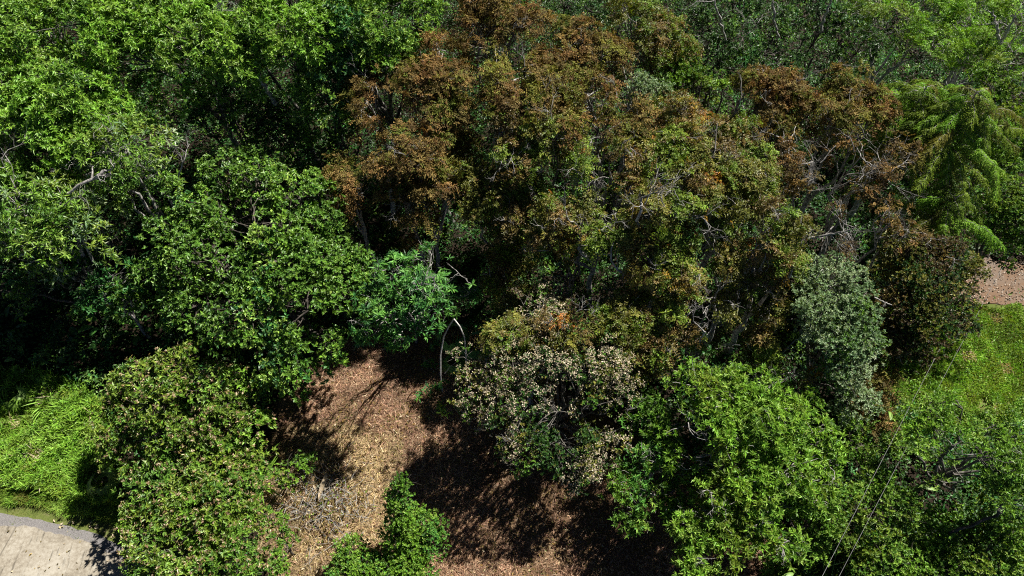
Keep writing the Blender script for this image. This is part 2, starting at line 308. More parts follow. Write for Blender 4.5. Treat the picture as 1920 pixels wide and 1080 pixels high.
def sprays(sp, lobes, rng):
    """spray centres, axes and lobe index over all lobes of one crown"""
    P, A, I = [], [], []
    for li, (c, r, dens, zs) in enumerate(lobes):
        n = int(sp['dens'] * dens * 2 * math.pi * r * r * 1.45) + 4
        d = unit(rng.normal(size=(n, 3))); d[:, 2] = np.where(d[:, 2] < -.25, -d[:, 2], d[:, 2])
        rf = np.where(rng.random(n) < .7, rng.uniform(.82, 1.08, n), rng.uniform(.35, .85, n)) * (1 + .20 * noise3(d + li * 3.1, 2.6))
        p = c + d * (r * rf)[:, None] * np.array([1, 1, zs])
        keep = (noise3(p, 1.6) * .8 + .45 * noise3(p, 3.7)) > sp['gap'] + .02
        # twigs buried in a neighbouring lobe carry few leaves
        for lj, (c2, r2, _, zs2) in enumerate(lobes):
            if lj != li:
                q = np.linalg.norm((p - c2) / np.array([1, 1, zs2]), axis=1) / r2
                keep &= (q > .62) | (rng.random(n) < .25)
        p, d = p[keep], d[keep]
        ax = unit(unit(d / np.array([1, 1, zs])) * .5 + np.array([0, 0, .85]) + rng.normal(size=d.shape) * .2)
        P.append(p); A.append(ax); I.append(np.full(len(p), li))
    return np.concatenate(P), np.concatenate(A), np.concatenate(I)

def fill_leaves(mb, sp, P, A, rng, tips=None):
    m = sp['m']; N = len(P)
    Pr = np.repeat(P, m, 0); Ar = np.repeat(A, m, 0); gi = np.repeat(np.arange(N), m)
    rad = perp(Ar, rng); rr = np.sqrt(rng.random((len(Pr), 1))) * sp['rs']
    Pr2 = Pr + rad * rr - Ar * (rr ** 2) * .9 + rng.normal(size=Pr.shape) * .05
    Ax = unit(Ar + rad * (rr / sp['rs']) * .6 + rng.normal(size=Ar.shape) * .28)
    pal, wts = palette(sp['pal'])
    if 'pin' in sp:
        n = sp['n']; F0 = np.repeat(Pr2, n, 0); AX = np.repeat(Ax, n, 0); g = np.repeat(gi, n)
        s = perp(AX, rng); t = rng.uniform(.7, 1.35, (len(F0), 1)); D = unit(AX * np.cos(t) + s * np.sin(t))
        fl = sp['fl'] * rng.uniform(.6, 1.2, (len(F0), 1)); k = sp['pin']; dr = sp.get('droop', .35)
        S = unit(np.cross(D, AX)); fc = tint(pal, wts, g, len(F0), rng, P)
        for j in range(k):
            u = (j + .6) / k; pos = F0 + D * fl * u - np.array([0, 0, 1]) * fl * dr * u * u
            Dt = unit(D - np.array([0, 0, 1]) * 2 * dr * u)
            for sg in (-1, 1):
                keep = rng.random(len(F0)) < .85
                Dl = unit(S * sg + Dt * .55 + rng.normal(size=D.shape) * .18)
                ll = sp['L'] * rng.uniform(.7, 1.2, len(F0)) * (1.1 - .5 * abs(u - .45))
                C = fc * np.exp(rng.normal(0, .16, (len(F0), 1)))
                leafmesh(mb, pos[keep], Dl[keep], unit(AX + rng.normal(size=AX.shape) * .3)[keep], ll[keep], sp['W'] * rng.uniform(.8, 1.2, keep.sum()), C[keep])
    else:
        n = sp['n']; F0 = np.repeat(Pr2, n, 0); AX = np.repeat(Ax, n, 0); g = np.repeat(gi, n)
        s = perp(AX, rng); t = rng.uniform(*sp['tilt'], (len(F0), 1)); D = unit(AX * np.cos(t) + s * np.sin(t))
        L = sp['L'] * rng.uniform(.65, 1.25, len(F0))
        C = tint(pal, wts, g, len(F0), rng, P)
        leafmesh(mb, F0 + AX * rng.uniform(-.06, .03, (len(F0), 1)), D, unit(AX + [0, 0, .5] + rng.normal(size=AX.shape) * .22), L, sp['W'] * rng.uniform(.8, 1.2, len(F0)), C)
    return Pr2, Ax

def forked_twig(start, direc, length, rad, depth, rng, out):
    """dead, forking branch: collects (points, radii)"""
    n = 6; p = [np.array(start)]; d = np.array(direc) / np.linalg.norm(direc)
    for i in range(n - 1):
        d = d + rng.normal(size=3) * .22; d /= np.linalg.norm(d); p.append(p[-1] + d * length / (n - 1))
    out.append((np.array(p), np.linspace(rad, rad * .5, n)))
    if depth > 0:
        for k in range(rng.integers(2, 4)):
            i = rng.integers(2, n); dd = d + unit(rng.normal(size=3)) * .8 + np.array([0, 0, .15])
            forked_twig(p[i], dd, length * rng.uniform(.5, .75), rad * .5, depth - 1, rng, out)

def tree(kind, label, cat, spn, lobes, group=None, base=None, dead=0, extra=None, seed=None, zs=.72, size=1.0, trunk_r=None):
    sp = dict(SP[spn])
    if extra: sp.update(extra)
    zs = sp.get('zs', zs)
    rng = np.random.default_rng(seed if seed is not None else len(label) * 131 + int(lobes[0][0]) * 7 + int(lobes[0][1]))
    LW = []; LO = []
    for lb in lobes:
        px, py, z, r = lb[:4]; dens = lb[4] if len(lb) > 4 else 1.0
        c, t = pix(px, py, z); rm = r * t / F; LW.append((c, rm, dens * size, zs))
        if z > 3.4 and not sp.get('noskirt'): LO.append((c + np.array([0, 0, -rm * .95 - .35]), rm * .95, dens * size * .22, 1.0))
    cen = np.mean([l[0] for l in LW], 0)
    bx, by = (G(*base)[:2] if base else cen[:2]); bz = float(terr(bx, by))
    root = empty(kind, (bx, by, bz), label, cat, group)
    org = np.array([bx, by, bz])
    H = np.mean([l[0][2] for l in LW]); tr = trunk_r or (.03 + .013 * H)
    fork = np.array([bx * .6 + cen[0] * .4, by * .6 + cen[1] * .4, max(.3, H * .42)])
    mb = MB(); tp = curve(org - [0, 0, .15], fork, 8, .05, rng=rng); rr = taper([tr], [tr * .75], 8); rr[0, 0] *= 1.5; rr[0, 1] *= 1.15
    tubes(mb, tp, rr, (1, 1, 1), 9); mb.build('trunk', sp['bark'], root, True)
    # limbs, one to each lobe
    P, A, I = sprays(sp, LW + LO, rng)
    for li, (c, r, dn, z_) in enumerate(LW):
        mb = MB(); a = tp[0, -2 if li % 2 else -1]; e = c + np.array([0, 0, r * .25 * z_])
        lp = curve(a, e, 9, .10, .05, rng); tubes(mb, lp, taper([tr * .62], [tr * .16], 9), (1, 1, 1), 7)
        sel = np.where(I == li)[0]
        if len(sel):
            nt_ = min(len(sel), int((8 + 10 * sp.get('twig', 1)) * max(1, r)))
            s2 = rng.choice(sel, nt_, replace=False); ks = rng.integers(5, 9, nt_)
            cp = curve(lp[0, ks], P[s2] - A[s2] * .05, 6, .14, rng=rng)
            tubes(mb, cp, taper(np.full(nt_, tr * .16 + .006), np.full(nt_, .006), 6), (1, 1, 1), 4)
            # side twigs
            q = rng.integers(2, 5, nt_); st = cp[np.arange(nt_), q]; en = st + unit(rng.normal(size=st.shape) + A[s2] * .8) * rng.uniform(.25, .6, (nt_, 1))
            tubes(mb, curve(st, en, 4, .15, rng=rng), taper(np.full(nt_, .010), np.full(nt_, .004), 4), (1, 1, 1), 3)
        mb.build('limb', sp['bark'], root, True)
    mb = MB(); R2, AX = fill_leaves(mb, sp, P, A, rng); mb.build('crown', sp['mat'], root)
    for k in range(dead):
        mb = MB(); out = []
        c, r, dn, z_ = LW[rng.integers(len(LW))]; d = unit(rng.normal(size=3) * .8 + np.array([0, -.2, 1.0]))
        forked_twig(c + d * r * .35, d + rng.normal(size=3) * .4, r * rng.uniform(.6, .95), .022, 3, rng, out)
        tubes(mb, np.array([o[0] for o in out]), np.array([o[1] for o in out]), (1, 1, 1), 4)
        mb.build('dead_branch', M_PALE, root, True)
    if sp.get('flower') or sp.get('spike'):
        mb = MB(); k = int(len(R2) * (.78 if sp.get('flower') else .27))
        s = rng.choice(len(R2), k, replace=False); up = R2[s] + AX[s] * .06
        if sp.get('flower'):      # flat heads of small cream florets; whole sprays in bloom
            s = s[noise3(R2[s], 1.2) + .5 * noise3(R2[s], 3) > -.25]; nf = 9; c0 = np.repeat(R2[s] + AX[s] * .07, nf, 0); ax = np.repeat(AX[s], nf, 0)
            D = perp(ax, rng); pos = c0 + D * rng.uniform(0, .09, (len(c0), 1)); Df = unit(D + rng.normal(size=D.shape) * .5)
            pal, wts = palette({'cream': 1}); C = pal[rng.choice(len(pal), len(pos), p=wts)] * np.exp(rng.normal(0, .25, (len(pos), 1)))
            leafmesh(mb, pos, Df, ax, rng.uniform(.035, .065, len(pos)), .038, C, .1, 0)
            mb.build('blossom', M_DRY, root)
        else:                     # upright brown flower spikes
            nf = 7; c0 = np.repeat(up, nf, 0); ax = np.repeat(AX[s], nf, 0); t_ = rng.uniform(0, .12, (len(c0), 1)); pos = c0 + ax * t_
            D = unit(perp(ax, rng) + ax * .5); pal, wts = palette({'pinkbrown': 2, 'brown': 2, 'paleleaf': 1})
            C = pal[rng.choice(len(pal), len(pos), p=wts)] * np.exp(rng.normal(0, .25, (len(pos), 1)))
            leafmesh(mb, pos, D, ax, rng.uniform(.06, .10, len(pos)), .032, C, .1, .1); mb.build('flower_spikes', M_DRY, root)
    return root


# ------------------------------------------------------------------ trees
# tall glossy trees, upper left
g = 'tall glossy trees of the upper left corner'
tree('broadleaf_tree', 'tall glossy bright green tree filling the top left corner of the wood', 'tree', 'laurel', [(30,70,8.6,120),(180,60,8.8,110),(-60,190,8,120),(110,170,8.2,105),(-120,60,8,130),(90,-40,8.6,110)], g, dead=3)
tree('broadleaf_tree', 'bright green glossy tree at the top edge, right of the corner tree', 'tree', 'laurel', [(300,40,8.6,95),(270,125,8,80),(380,90,8.4,85),(400,10,8.8,90),(320,-60,8.6,100)], g, dead=2)
tree('broadleaf_tree', 'bright green tree at the top edge with a pale leaning limb showing under its crown', 'tree', 'laurel', [(480,50,8.6,85),(470,110,8,60),(560,70,8.5,80),(540,0,8.8,80),(520,-80,8.6,90)], g)
tree('broadleaf_tree', 'rightmost bright glossy tree, next to the rust brown crowns', 'tree', 'laurel', [(640,50,8.4,80),(720,40,8.4,75),(770,70,8,45),(690,100,7.8,60),(620,110,7.6,55),(780,20,8.2,45),(700,-50,8.4,90)], g, extra=dict(pal={'bright': 6, 'mid': 3, 'blue': 2}))
tree('broadleaf_tree', 'small isolated bright green crown hanging over the dark gap', 'tree', 'laurel', [(595,175,6.8,58),(640,215,6.3,38),(565,200,6.2,35),(660,150,6.6,35)], None, extra=dict(L=.15, pal={'bright': 4, 'mid': 3, 'blue': 3}))
tree('broadleaf_tree', 'mid green tree below the top left corner tree at the left edge', 'tree', 'laurel', [(30,260,7.4,85),(120,250,7.4,80),(190,225,7.2,65),(-60,280,7.2,100),(60,330,6.6,70)], None, dead=4, extra=dict(L=.17))
tree('broadleaf_tree', 'narrow leaved green tree with bare twigs beside the dark gap', 'tree', 'willowy', [(220,285,7,72),(285,280,6.8,46),(295,320,6.2,30),(170,310,6.5,55),(215,335,6,38)], None, dead=5)
tree('broadleaf_tree', 'lowest narrow leaved tree with silvery green leaves at the left edge', 'tree', 'willowy', [(40,400,6.4,85),(115,405,6.2,62),(150,430,5.8,36),(-50,420,6.2,90),(70,450,5.8,50),(110,370,6,45)], None, dead=4)
# trees standing in the dark gap
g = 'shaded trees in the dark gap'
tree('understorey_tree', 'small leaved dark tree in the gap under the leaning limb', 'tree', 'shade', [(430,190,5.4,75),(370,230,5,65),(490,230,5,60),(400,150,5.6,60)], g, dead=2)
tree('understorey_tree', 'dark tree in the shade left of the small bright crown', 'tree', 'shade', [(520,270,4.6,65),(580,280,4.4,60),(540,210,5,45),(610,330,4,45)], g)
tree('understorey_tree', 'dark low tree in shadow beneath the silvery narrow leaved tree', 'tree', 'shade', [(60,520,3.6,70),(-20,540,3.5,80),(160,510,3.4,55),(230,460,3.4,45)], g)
tree('understorey_tree', 'small palmate leaved tree in half shade left of the big round tree', 'tree', 'rosette_dark', [(215,520,3.6,42),(240,560,3,30),(180,560,3,35)], None)
# big round tree
tree('round_crowned_tree', 'large dark green round crowned tree left of the straw clearing', 'tree', 'round_',
     [(430,325,5.5,57),(500,350,5.5,59),(570,380,5.2,64),(400,390,5.2,64),(340,440,4.7,61),(480,430,5.8,84),(610,430,5.0,61),(400,500,5.0,79),(530,500,5.6,84),(620,510,5.0,64),(310,510,4.1,55),(460,580,5.0,79),(580,590,4.8,70),(650,560,4.3,44),(360,580,4.1,59),(540,660,4.0,59),(610,650,3.9,39),(530,700,3.6,32),(660,490,4.7,39)], None, seed=11, trunk_r=.2)
# blooming shrubs at the road
g = 'flowering shrubs beside the concrete road'
tree('flowering_shrub', 'upper green shrub topped with brownish flower spikes, above the weedy bank', 'shrub', 'bloom',
     [(340,690,3.5,46),(270,710,3.3,48),(400,730,3.5,51),(455,740,3.1,32),(320,750,3.6,60),(230,745,2.9,39),(230,800,2.6,40),(300,820,3.0,51),(400,790,3.3,55),(460,790,2.9,35),(215,850,2.1,32)], g, seed=21, size=.95)
tree('flowering_shrub', 'lower green shrub with brownish flower spikes overhanging the road edge', 'shrub', 'bloom',
     [(370,880,2.6,69),(450,890,2.4,57),(300,930,2.4,67),(400,960,2.8,86),(480,960,2.3,46),(280,1000,2.2,57),(340,1030,2.7,77),(440,1040,2.6,67),(370,1110,2.6,81),(300,1080,2.2,57)], g, seed=22, size=.95)
# umbrella-leaved tree
tree('palmate_leaf_tree', 'bright green tree with palm shaped leaves and bare white branches beside the arch', 'tree', 'rosette',
     [(735,510,6.1,42,.8),(810,480,6.6,36,.8),(790,540,6.4,46,.8),(860,515,5.5,36,.8),(710,570,5.5,42,.8),(780,600,5.3,45,.8),(832,570,2.8,36,.8),(690,620,4.5,36,.8),(888,550,2.8,26,.8),(740,640,4.2,30,.6)],
     None, base=(780,640), dead=6, trunk_r=.05, extra=dict(noskirt=1, L=.21, W=.05, n=11, m=1, rs=.12, dens=13, gap=-.6, tilt=(1.2, 1.5), twig=.3, pal={'blue': 3, 'emerald': 5}), zs=.55)
for kind, label, sp_, lobes, grp, dead in [
    ('rust_tree', 'small rust brown tree beside the rightmost glossy green tree', 'rust', [(695,155,7.2,42),(690,195,7,38),(715,225,6.6,28)], 'rust brown crowns of the middle canopy', 0),
    ('rust_tree', 'tall copper brown tree with a dense vivid crown, right of the small rust tree', 'rust', [(820,100,8,48),(800,150,8,48),(850,160,7.8,42),(810,205,7.4,48),(860,210,7.2,30),(770,130,7.4,28)], 'rust brown crowns of the middle canopy', 1),
    ('rust_tree', 'copper brown tree touching the top edge of the wood', 'rust', [(920,20,8.4,60),(970,50,8.4,55),(890,60,8.2,48),(930,95,8.2,50),(980,105,8,35),(900,-40,8.4,70)], 'rust brown crowns of the middle canopy', 1),
    ('rust_tree', 'low rust brown tree over the dark gap beside the big round tree', 'rust', [(645,325,5.4,34),(680,350,5.3,38),(655,375,4.8,26)], 'rust brown crowns of the middle canopy', 0),
    ('rust_tree', 'rusty brown tree between the dark gap and the olive canopy', 'rust', [(735,270,7,42),(760,300,7,46),(720,320,6.6,36),(800,290,6.8,40)], 'rust brown crowns of the middle canopy', 1),
    ('rust_tree', 'thin rust brown tree at the dark green edge of the top', 'rust', [(1080,80,8.2,45),(1130,100,8,45),(1060,120,8,38),(1160,110,7.6,28)], 'rust brown crowns of the middle canopy', 3),
    ('rust_tree', 'dark rust crown below the shaded green trees of the upper right', 'rust', [(1410,165,8,42),(1460,170,8,45),(1500,190,7.8,35),(1440,215,7.6,45),(1385,200,7.6,30)], 'rust brown crowns of the middle canopy', 3),
    ('rust_tree', 'brown crown left of the drooping feathery tree', 'rustolive', [(1590,170,7.8,45),(1625,205,7.6,45),(1570,220,7.6,42),(1600,250,7.2,40)], 'rust brown crowns of the middle canopy', 2),
    ('olive_tree', 'brownish tree between the copper tree and the low rust tree', 'rustolive', [(800,350,5.7,50),(750,375,5.4,45),(850,330,5.7,38),(770,415,4.9,38),(850,270,5.9,30)], 'olive crowns of the middle canopy', 3),
    ('olive_tree', 'olive brown tree left of the thin rust tree', 'rustolive', [(960,160,8,55),(1010,190,8,55),(930,200,7.6,38),(990,130,8,35),(1040,150,8,40)], 'olive crowns of the middle canopy', 3),
    ('olive_tree', 'olive crown with a bright grey twig in the middle of the canopy', 'olive', [(980,250,7.4,48),(1040,240,7.6,48),(960,300,7,42),(1020,290,7.2,42)], 'olive crowns of the middle canopy', 5),
    ('olive_tree', 'olive green crown above the palmate leaved tree', 'olive', [(900,335,5.8,45),(950,360,5.8,48),(890,385,5.4,38),(960,410,5.4,40),(1000,390,5.6,35)], 'olive crowns of the middle canopy', 3),
    ('olive_tree', 'yellowish olive tree below the thin rust tree', 'rustolive', [(1100,190,8,55),(1160,200,8,50),(1090,240,7.8,50),(1140,250,7.8,48),(1200,230,7.8,40)], 'olive crowns of the middle canopy', 3),
    ('olive_tree', 'olive tree with twiggy gaps at the canopy centre', 'autumn', [(1090,310,7.4,50),(1140,320,7.4,50),(1190,300,7.6,48),(1110,360,7,42),(1180,360,7.2,45)], 'olive crowns of the middle canopy', 6),
    ('olive_tree', 'orange flecked tree above the thick white speckled limb', 'autumn', [(1050,395,6.8,42),(1100,425,6.6,42),(1030,440,6.2,35),(1150,420,6.8,40)], 'olive crowns of the middle canopy', 6),
    ('olive_tree', 'yellow flecked olive tree below the isolated bright sapling', 'autumn', [(1270,225,8,50),(1320,245,8,50),(1260,280,7.8,48),(1320,300,7.8,50),(1230,180,7.8,40)], 'olive crowns of the middle canopy', 4),
    ('olive_tree', 'tall olive tree with golden tips right of canopy centre', 'autumn', [(1260,350,7.6,48),(1320,360,7.6,48),(1230,400,7.4,42),(1290,410,7.4,46)], 'olive crowns of the middle canopy', 6),
    ('olive_tree', 'olive tree with pale bare stems rising through its crown', 'olive', [(1370,250,7.8,40),(1400,290,7.6,46),(1370,330,7.6,42),(1420,340,7.4,40),(1390,380,7.2,42)], 'olive crowns of the middle canopy', 6),
    ('olive_tree', 'yellow and orange tree between the pale stems and the grey leaved tree', 'autumn', [(1380,430,6.5,46),(1410,475,6.3,46),(1360,490,6.1,42),(1420,530,5.9,42)], 'olive crowns of the middle canopy', 4),
    ('olive_tree', 'sparse autumn tree right of the white speckled limb', 'autumn', [(1220,450,6.3,44),(1270,470,6.3,46),(1220,500,6.0,38),(1290,520,6.0,44),(1330,450,6.3,40)], 'olive crowns of the middle canopy', 7),
    ('olive_tree', "dim olive tree behind the blossoming tree's right shoulder", 'olive', [(1340,570,5.3,44),(1290,585,5.3,40),(1390,590,5.1,42),(1330,625,4.8,40)], 'olive crowns of the middle canopy', 5),
    ('olive_tree', 'olive tree draped over the right side of the blossoming tree', 'olive', [(1120,600,4.7,38),(1180,590,4.9,42),(1230,610,4.7,42),(1190,640,4.4,38),(1250,650,4.3,34)], 'olive crowns of the middle canopy', 3),
    ('olive_tree', 'orange brown tree leaning over the lower bright green tree', 'autumn', [(1450,600,4.9,42),(1490,640,4.8,42),(1440,650,4.6,38),(1520,690,4.2,34),(1400,650,4.6,36)], 'olive crowns of the middle canopy', 4),
    ('olive_tree', 'soft feathery olive green tree among bare twigs', 'olive', [(1460,410,7.4,42),(1490,445,7.2,40),(1440,460,7,35),(1490,490,6.8,32)], None, 3),
    ('bare_tree', 'nearly leafless tree with reddish twigs right of canopy centre', 'bare', [(1480,270,7.4,50),(1520,310,7.2,50),(1460,320,7.2,45),(1510,350,7,40)], 'half bare trees of the right canopy', 10),
    ('bare_tree', 'nearly leafless tree with grey twigs beside the drooping feathery tree', 'bare', [(1610,300,7.2,48),(1650,330,7,45),(1600,350,6.8,42),(1680,280,7,40)], 'half bare trees of the right canopy', 10),
    ('bare_tree', 'half bare tree with tangled grey branches above the dark olive tree', 'bare', [(1570,420,6.8,45),(1620,440,6.6,45),(1650,410,6.6,38),(1700,440,6.2,40),(1580,470,6.2,36)], 'half bare trees of the right canopy', 12),
    ('dark_olive_tree', 'broad dark brownish olive tree between the dirt track and the grey leaved tree', 'darkolive', [(1700,480,5.6,50),(1760,480,5.6,48),(1800,500,5.2,36),(1730,540,5.6,55),(1790,555,5,40),(1680,570,5,45),(1740,600,4.8,48),(1800,600,4.4,26),(1700,640,4.2,42),(1660,630,4.2,35)], None, 3),
    ('grey_leaf_tree', 'grey green tree with tiny pale leaves, left of the dark olive tree', 'greyleaf', [(1545,510,6.2,43),(1580,540,6.2,52),(1540,580,6.0,50),(1600,590,6.0,52),(1570,640,5.6,50),(1620,650,5.2,39),(1590,700,4.8,43),(1600,750,4.0,39)], None, 1),
    ('vine_tangle', 'pinkish brown dying vine tangle between the grey leaved tree and the lawn', 'rust', [(1650,710,3.4,26),(1635,745,3,28),(1640,800,2.2,26)], None, 1),
    ('ferny_tree', 'light green lacy leaved tree at the top edge, above the feathery tree', 'fern', [(1640,20,6.3,42),(1690,40,6.3,48),(1740,20,6.3,45),(1710,90,5.9,35),(1760,90,6.0,42),(1650,-40,6.2,60)], 'lacy leaved trees of the upper right corner', 3),
    ('ferny_tree', 'light green lacy tree with white forked stems in the top right corner', 'fern', [(1810,30,6.3,48),(1870,20,6.4,52),(1920,50,6.4,55),(1830,90,6.2,42),(1890,110,6.2,42),(1850,-50,6.3,70)], 'lacy leaved trees of the upper right corner', 5),
    ('bushy_tree', 'mid green small leaved tree at the right edge', 'bush', [(1860,170,5.8,46),(1910,180,5.8,50),(1890,240,5.6,48),(1930,270,5.6,50),(1880,310,5.3,42),(1990,220,5.8,60)], None, 1),
    ('bushy_tree', 'deep green tree overhanging the dirt track at the right edge', 'bush', [(1880,370,5.4,46),(1920,400,5.3,48),(1860,420,4.8,34),(1900,445,4.6,38),(1980,400,5.3,60)], None, 0),
    ('shaded_tree', 'olive green bush crown at the top edge beside the copper tree', 'olive', [(1190,50,7.8,50),(1240,70,7.6,48),(1200,110,7.2,36),(1180,-30,7.8,60),(1270,100,7,32)], None, 2),
    ('shaded_tree', 'bright bush crown beneath the olive green top edge bush', 'bush', [(1270,125,6.8,32),(1300,150,6.6,34),(1330,170,6.6,26),(1255,150,6.6,25)], None, 0),
    ('sapling', 'isolated bright sapling poking through the olive canopy', 'laurel', [(1330,175,7.6,18),(1355,165,7.6,14),(1315,155,7.4,12)], None, 0),
    ('shaded_tree', 'tan green flat crown between the thin rust tree and bright bush', 'greyleaf', [(1200,160,8.2,24),(1235,172,8,24)], None, 0),
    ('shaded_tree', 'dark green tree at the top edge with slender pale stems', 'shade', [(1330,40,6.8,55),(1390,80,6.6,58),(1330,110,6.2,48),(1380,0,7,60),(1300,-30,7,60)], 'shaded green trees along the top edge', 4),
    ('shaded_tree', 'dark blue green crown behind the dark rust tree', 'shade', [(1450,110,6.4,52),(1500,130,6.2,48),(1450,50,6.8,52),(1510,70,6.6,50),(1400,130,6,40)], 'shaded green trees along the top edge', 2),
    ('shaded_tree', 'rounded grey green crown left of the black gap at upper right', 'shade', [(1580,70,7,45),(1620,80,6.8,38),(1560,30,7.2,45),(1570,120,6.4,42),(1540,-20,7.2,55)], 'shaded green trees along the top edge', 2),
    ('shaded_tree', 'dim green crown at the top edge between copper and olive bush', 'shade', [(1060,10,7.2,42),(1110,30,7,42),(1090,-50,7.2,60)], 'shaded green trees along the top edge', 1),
    ('blossoming_tree', 'cream blossoming tree at the edge of the straw clearing', 'white', [(1060,540,4.8,49),(1110,560,4.8,45),(1010,580,4.8,49),(1060,600,5.0,52),(900,690,4.0,52),(960,680,4.4,59),(1030,680,4.6,63),(1100,680,4.6,59),(1150,700,4.3,45),(900,740,3.7,52),(960,760,4.0,65),(1040,770,4.1,65),(1110,770,3.9,56),(1160,760,3.6,39),(980,830,3.5,49),(1060,840,3.4,54),(1070,880,2.9,30),(1150,820,3.0,46),(1125,870,2.6,38),(1090,900,2.6,30),(1120,830,3.2,32)], None, 3),
    ('orange_shrub', 'orange and yellow leaved crown above the cream blossoms', 'autumn', [(930,640,4.8,32),(975,625,4.9,34),(1030,620,5.1,32),(1070,635,4.9,28)], None, 2),
    ('rosette_tree', 'large bright green tree with rosettes of leaves, lower right of the clearing', 'rosette', [(1300,730,4.3,47),(1360,740,4.4,52),(1420,740,4.4,54),(1290,790,4.1,46),(1360,810,4.4,60),(1440,810,4.6,60),(1490,770,4.3,47),(1520,820,4.1,47),(1400,880,4.2,57),(1480,880,4.2,56),(1300,860,3.7,46),(1340,930,3.7,49),(1430,950,3.8,56),(1520,930,3.7,43),(1300,980,3.2,41),(1370,1010,3.3,52),(1460,1020,3.3,41),(1310,1060,3.0,43),(1550,870,3.8,37)], None, 9),
    ('rosette_tree', 'deeper green tree leaning from shade beside the blossoming tree', 'rosette_mid', [(1200,780,3.0,40),(1240,800,3.1,46),(1210,840,2.9,42),(1260,860,2.9,46),(1180,910,2.4,35),(1220,930,2.4,40),(1260,960,2.3,37),(1190,970,2.1,29)], None, 2),
    ('leafy_tree', 'wide tree with slender pale green leaves and a brown dead patch', 'long_open', [(1740,770,4.4,42),(1800,770,4.6,46),(1860,800,4.6,48),(1725,810,4.2,36),(1780,840,4.7,54),(1850,860,4.6,54),(1900,850,4.4,44),(1800,900,4.1,48),(1870,920,4,48),(1930,900,4,50),(1960,830,4.2,60)], None, 4),
    ('leafy_shrub', 'rounded dense green shrub between the two thin cables and black gap', 'bush', [(1640,900,2.8,34),(1680,930,2.9,42),(1640,960,2.9,46),(1700,970,2.5,34),(1600,940,2.8,34)], 'dense green shrubs at the lower right', 0),
    ('leafy_shrub', 'yellowish green shrub at the bottom edge beside the banana leaves', 'bush', [(1650,1030,2.4,42),(1690,1050,2.3,38),(1620,1060,2.2,36),(1660,1090,2.2,42)], 'dense green shrubs at the lower right', 0),
    ('leafy_shrub', 'low green shrub with a brown patch below the large rosette tree', 'bush', [(1540,900,3.2,38),(1570,950,3.2,42),(1530,980,3,40),(1560,1000,2.8,34),(1500,1030,2.4,34)], 'dense green shrubs at the lower right', 1),
    ('leafy_shrub', 'mid green shrub under the dead branch at the right edge', 'bush', [(1850,990,2.4,44),(1900,1020,2.4,44),(1820,1040,2.1,42),(1900,1080,2,46),(1950,980,2.4,46)], 'dense green shrubs at the lower right', 0),
    ('leafy_shrub', 'dim green shrub at the bottom edge left of the dead branch shrub', 'bush', [(1750,1020,1.9,42),(1770,1070,1.9,44),(1730,1090,1.8,40),(1790,1000,1.9,30)], 'dense green shrubs at the lower right', 0),
    ('leafy_shrub', 'small green bush in the grass corridor left of the wide slender leaved tree', 'bush', [(1600,800,2.6,30),(1660,790,2,28),(1610,840,2.6,30),(1680,830,1.9,26)], None, 0),
    ('pointed_shrub', 'pointed bright green shrub standing in the straw clearing', 'cypress', [(752,905,2.9,13),(748,935,2.4,23),(755,970,1.9,30),(750,1000,1.4,34)], None, 0),
    ('round_shrub', 'rounded bright green shrub against the right of the pointed shrub', 'cypress', [(795,985,1.3,30),(800,1020,1.0,34),(770,1045,0.9,34)], None, 0),
    ('round_shrub', 'dark green low shrub at the bottom edge left of the pointed shrub', 'cypress', [(660,1040,1.0,30),(650,1075,0.9,32),(690,1065,0.8,28)], None, 0),
    ('round_shrub', 'olive green low shrub at the bottom edge in front of the pointed shrub', 'cypress', [(735,1070,0.8,34),(780,1085,0.8,34)], None, 0),
    ('round_shrub', 'loose green shrub beside the lower flowering shrub', 'bush', [(525,980,1.3,34),(540,1030,1.2,38),(510,1070,1.1,36),(560,1010,0.9,26)], None, 0),
    ('round_shrub', 'thin yellowish green shrub at the left end of the brush pile', 'bush', [(540,890,0.9,26,0.6),(570,870,0.8,20,0.5)], None, 1),
    ]:
    cat = 'shrub' if 'shrub' in kind else 'vine' if 'vine' in kind else 'tree'
    tree(kind, label, cat, sp_, lobes, grp, dead=dead + (2 if kind in ('rust_tree', 'olive_tree') else 0))

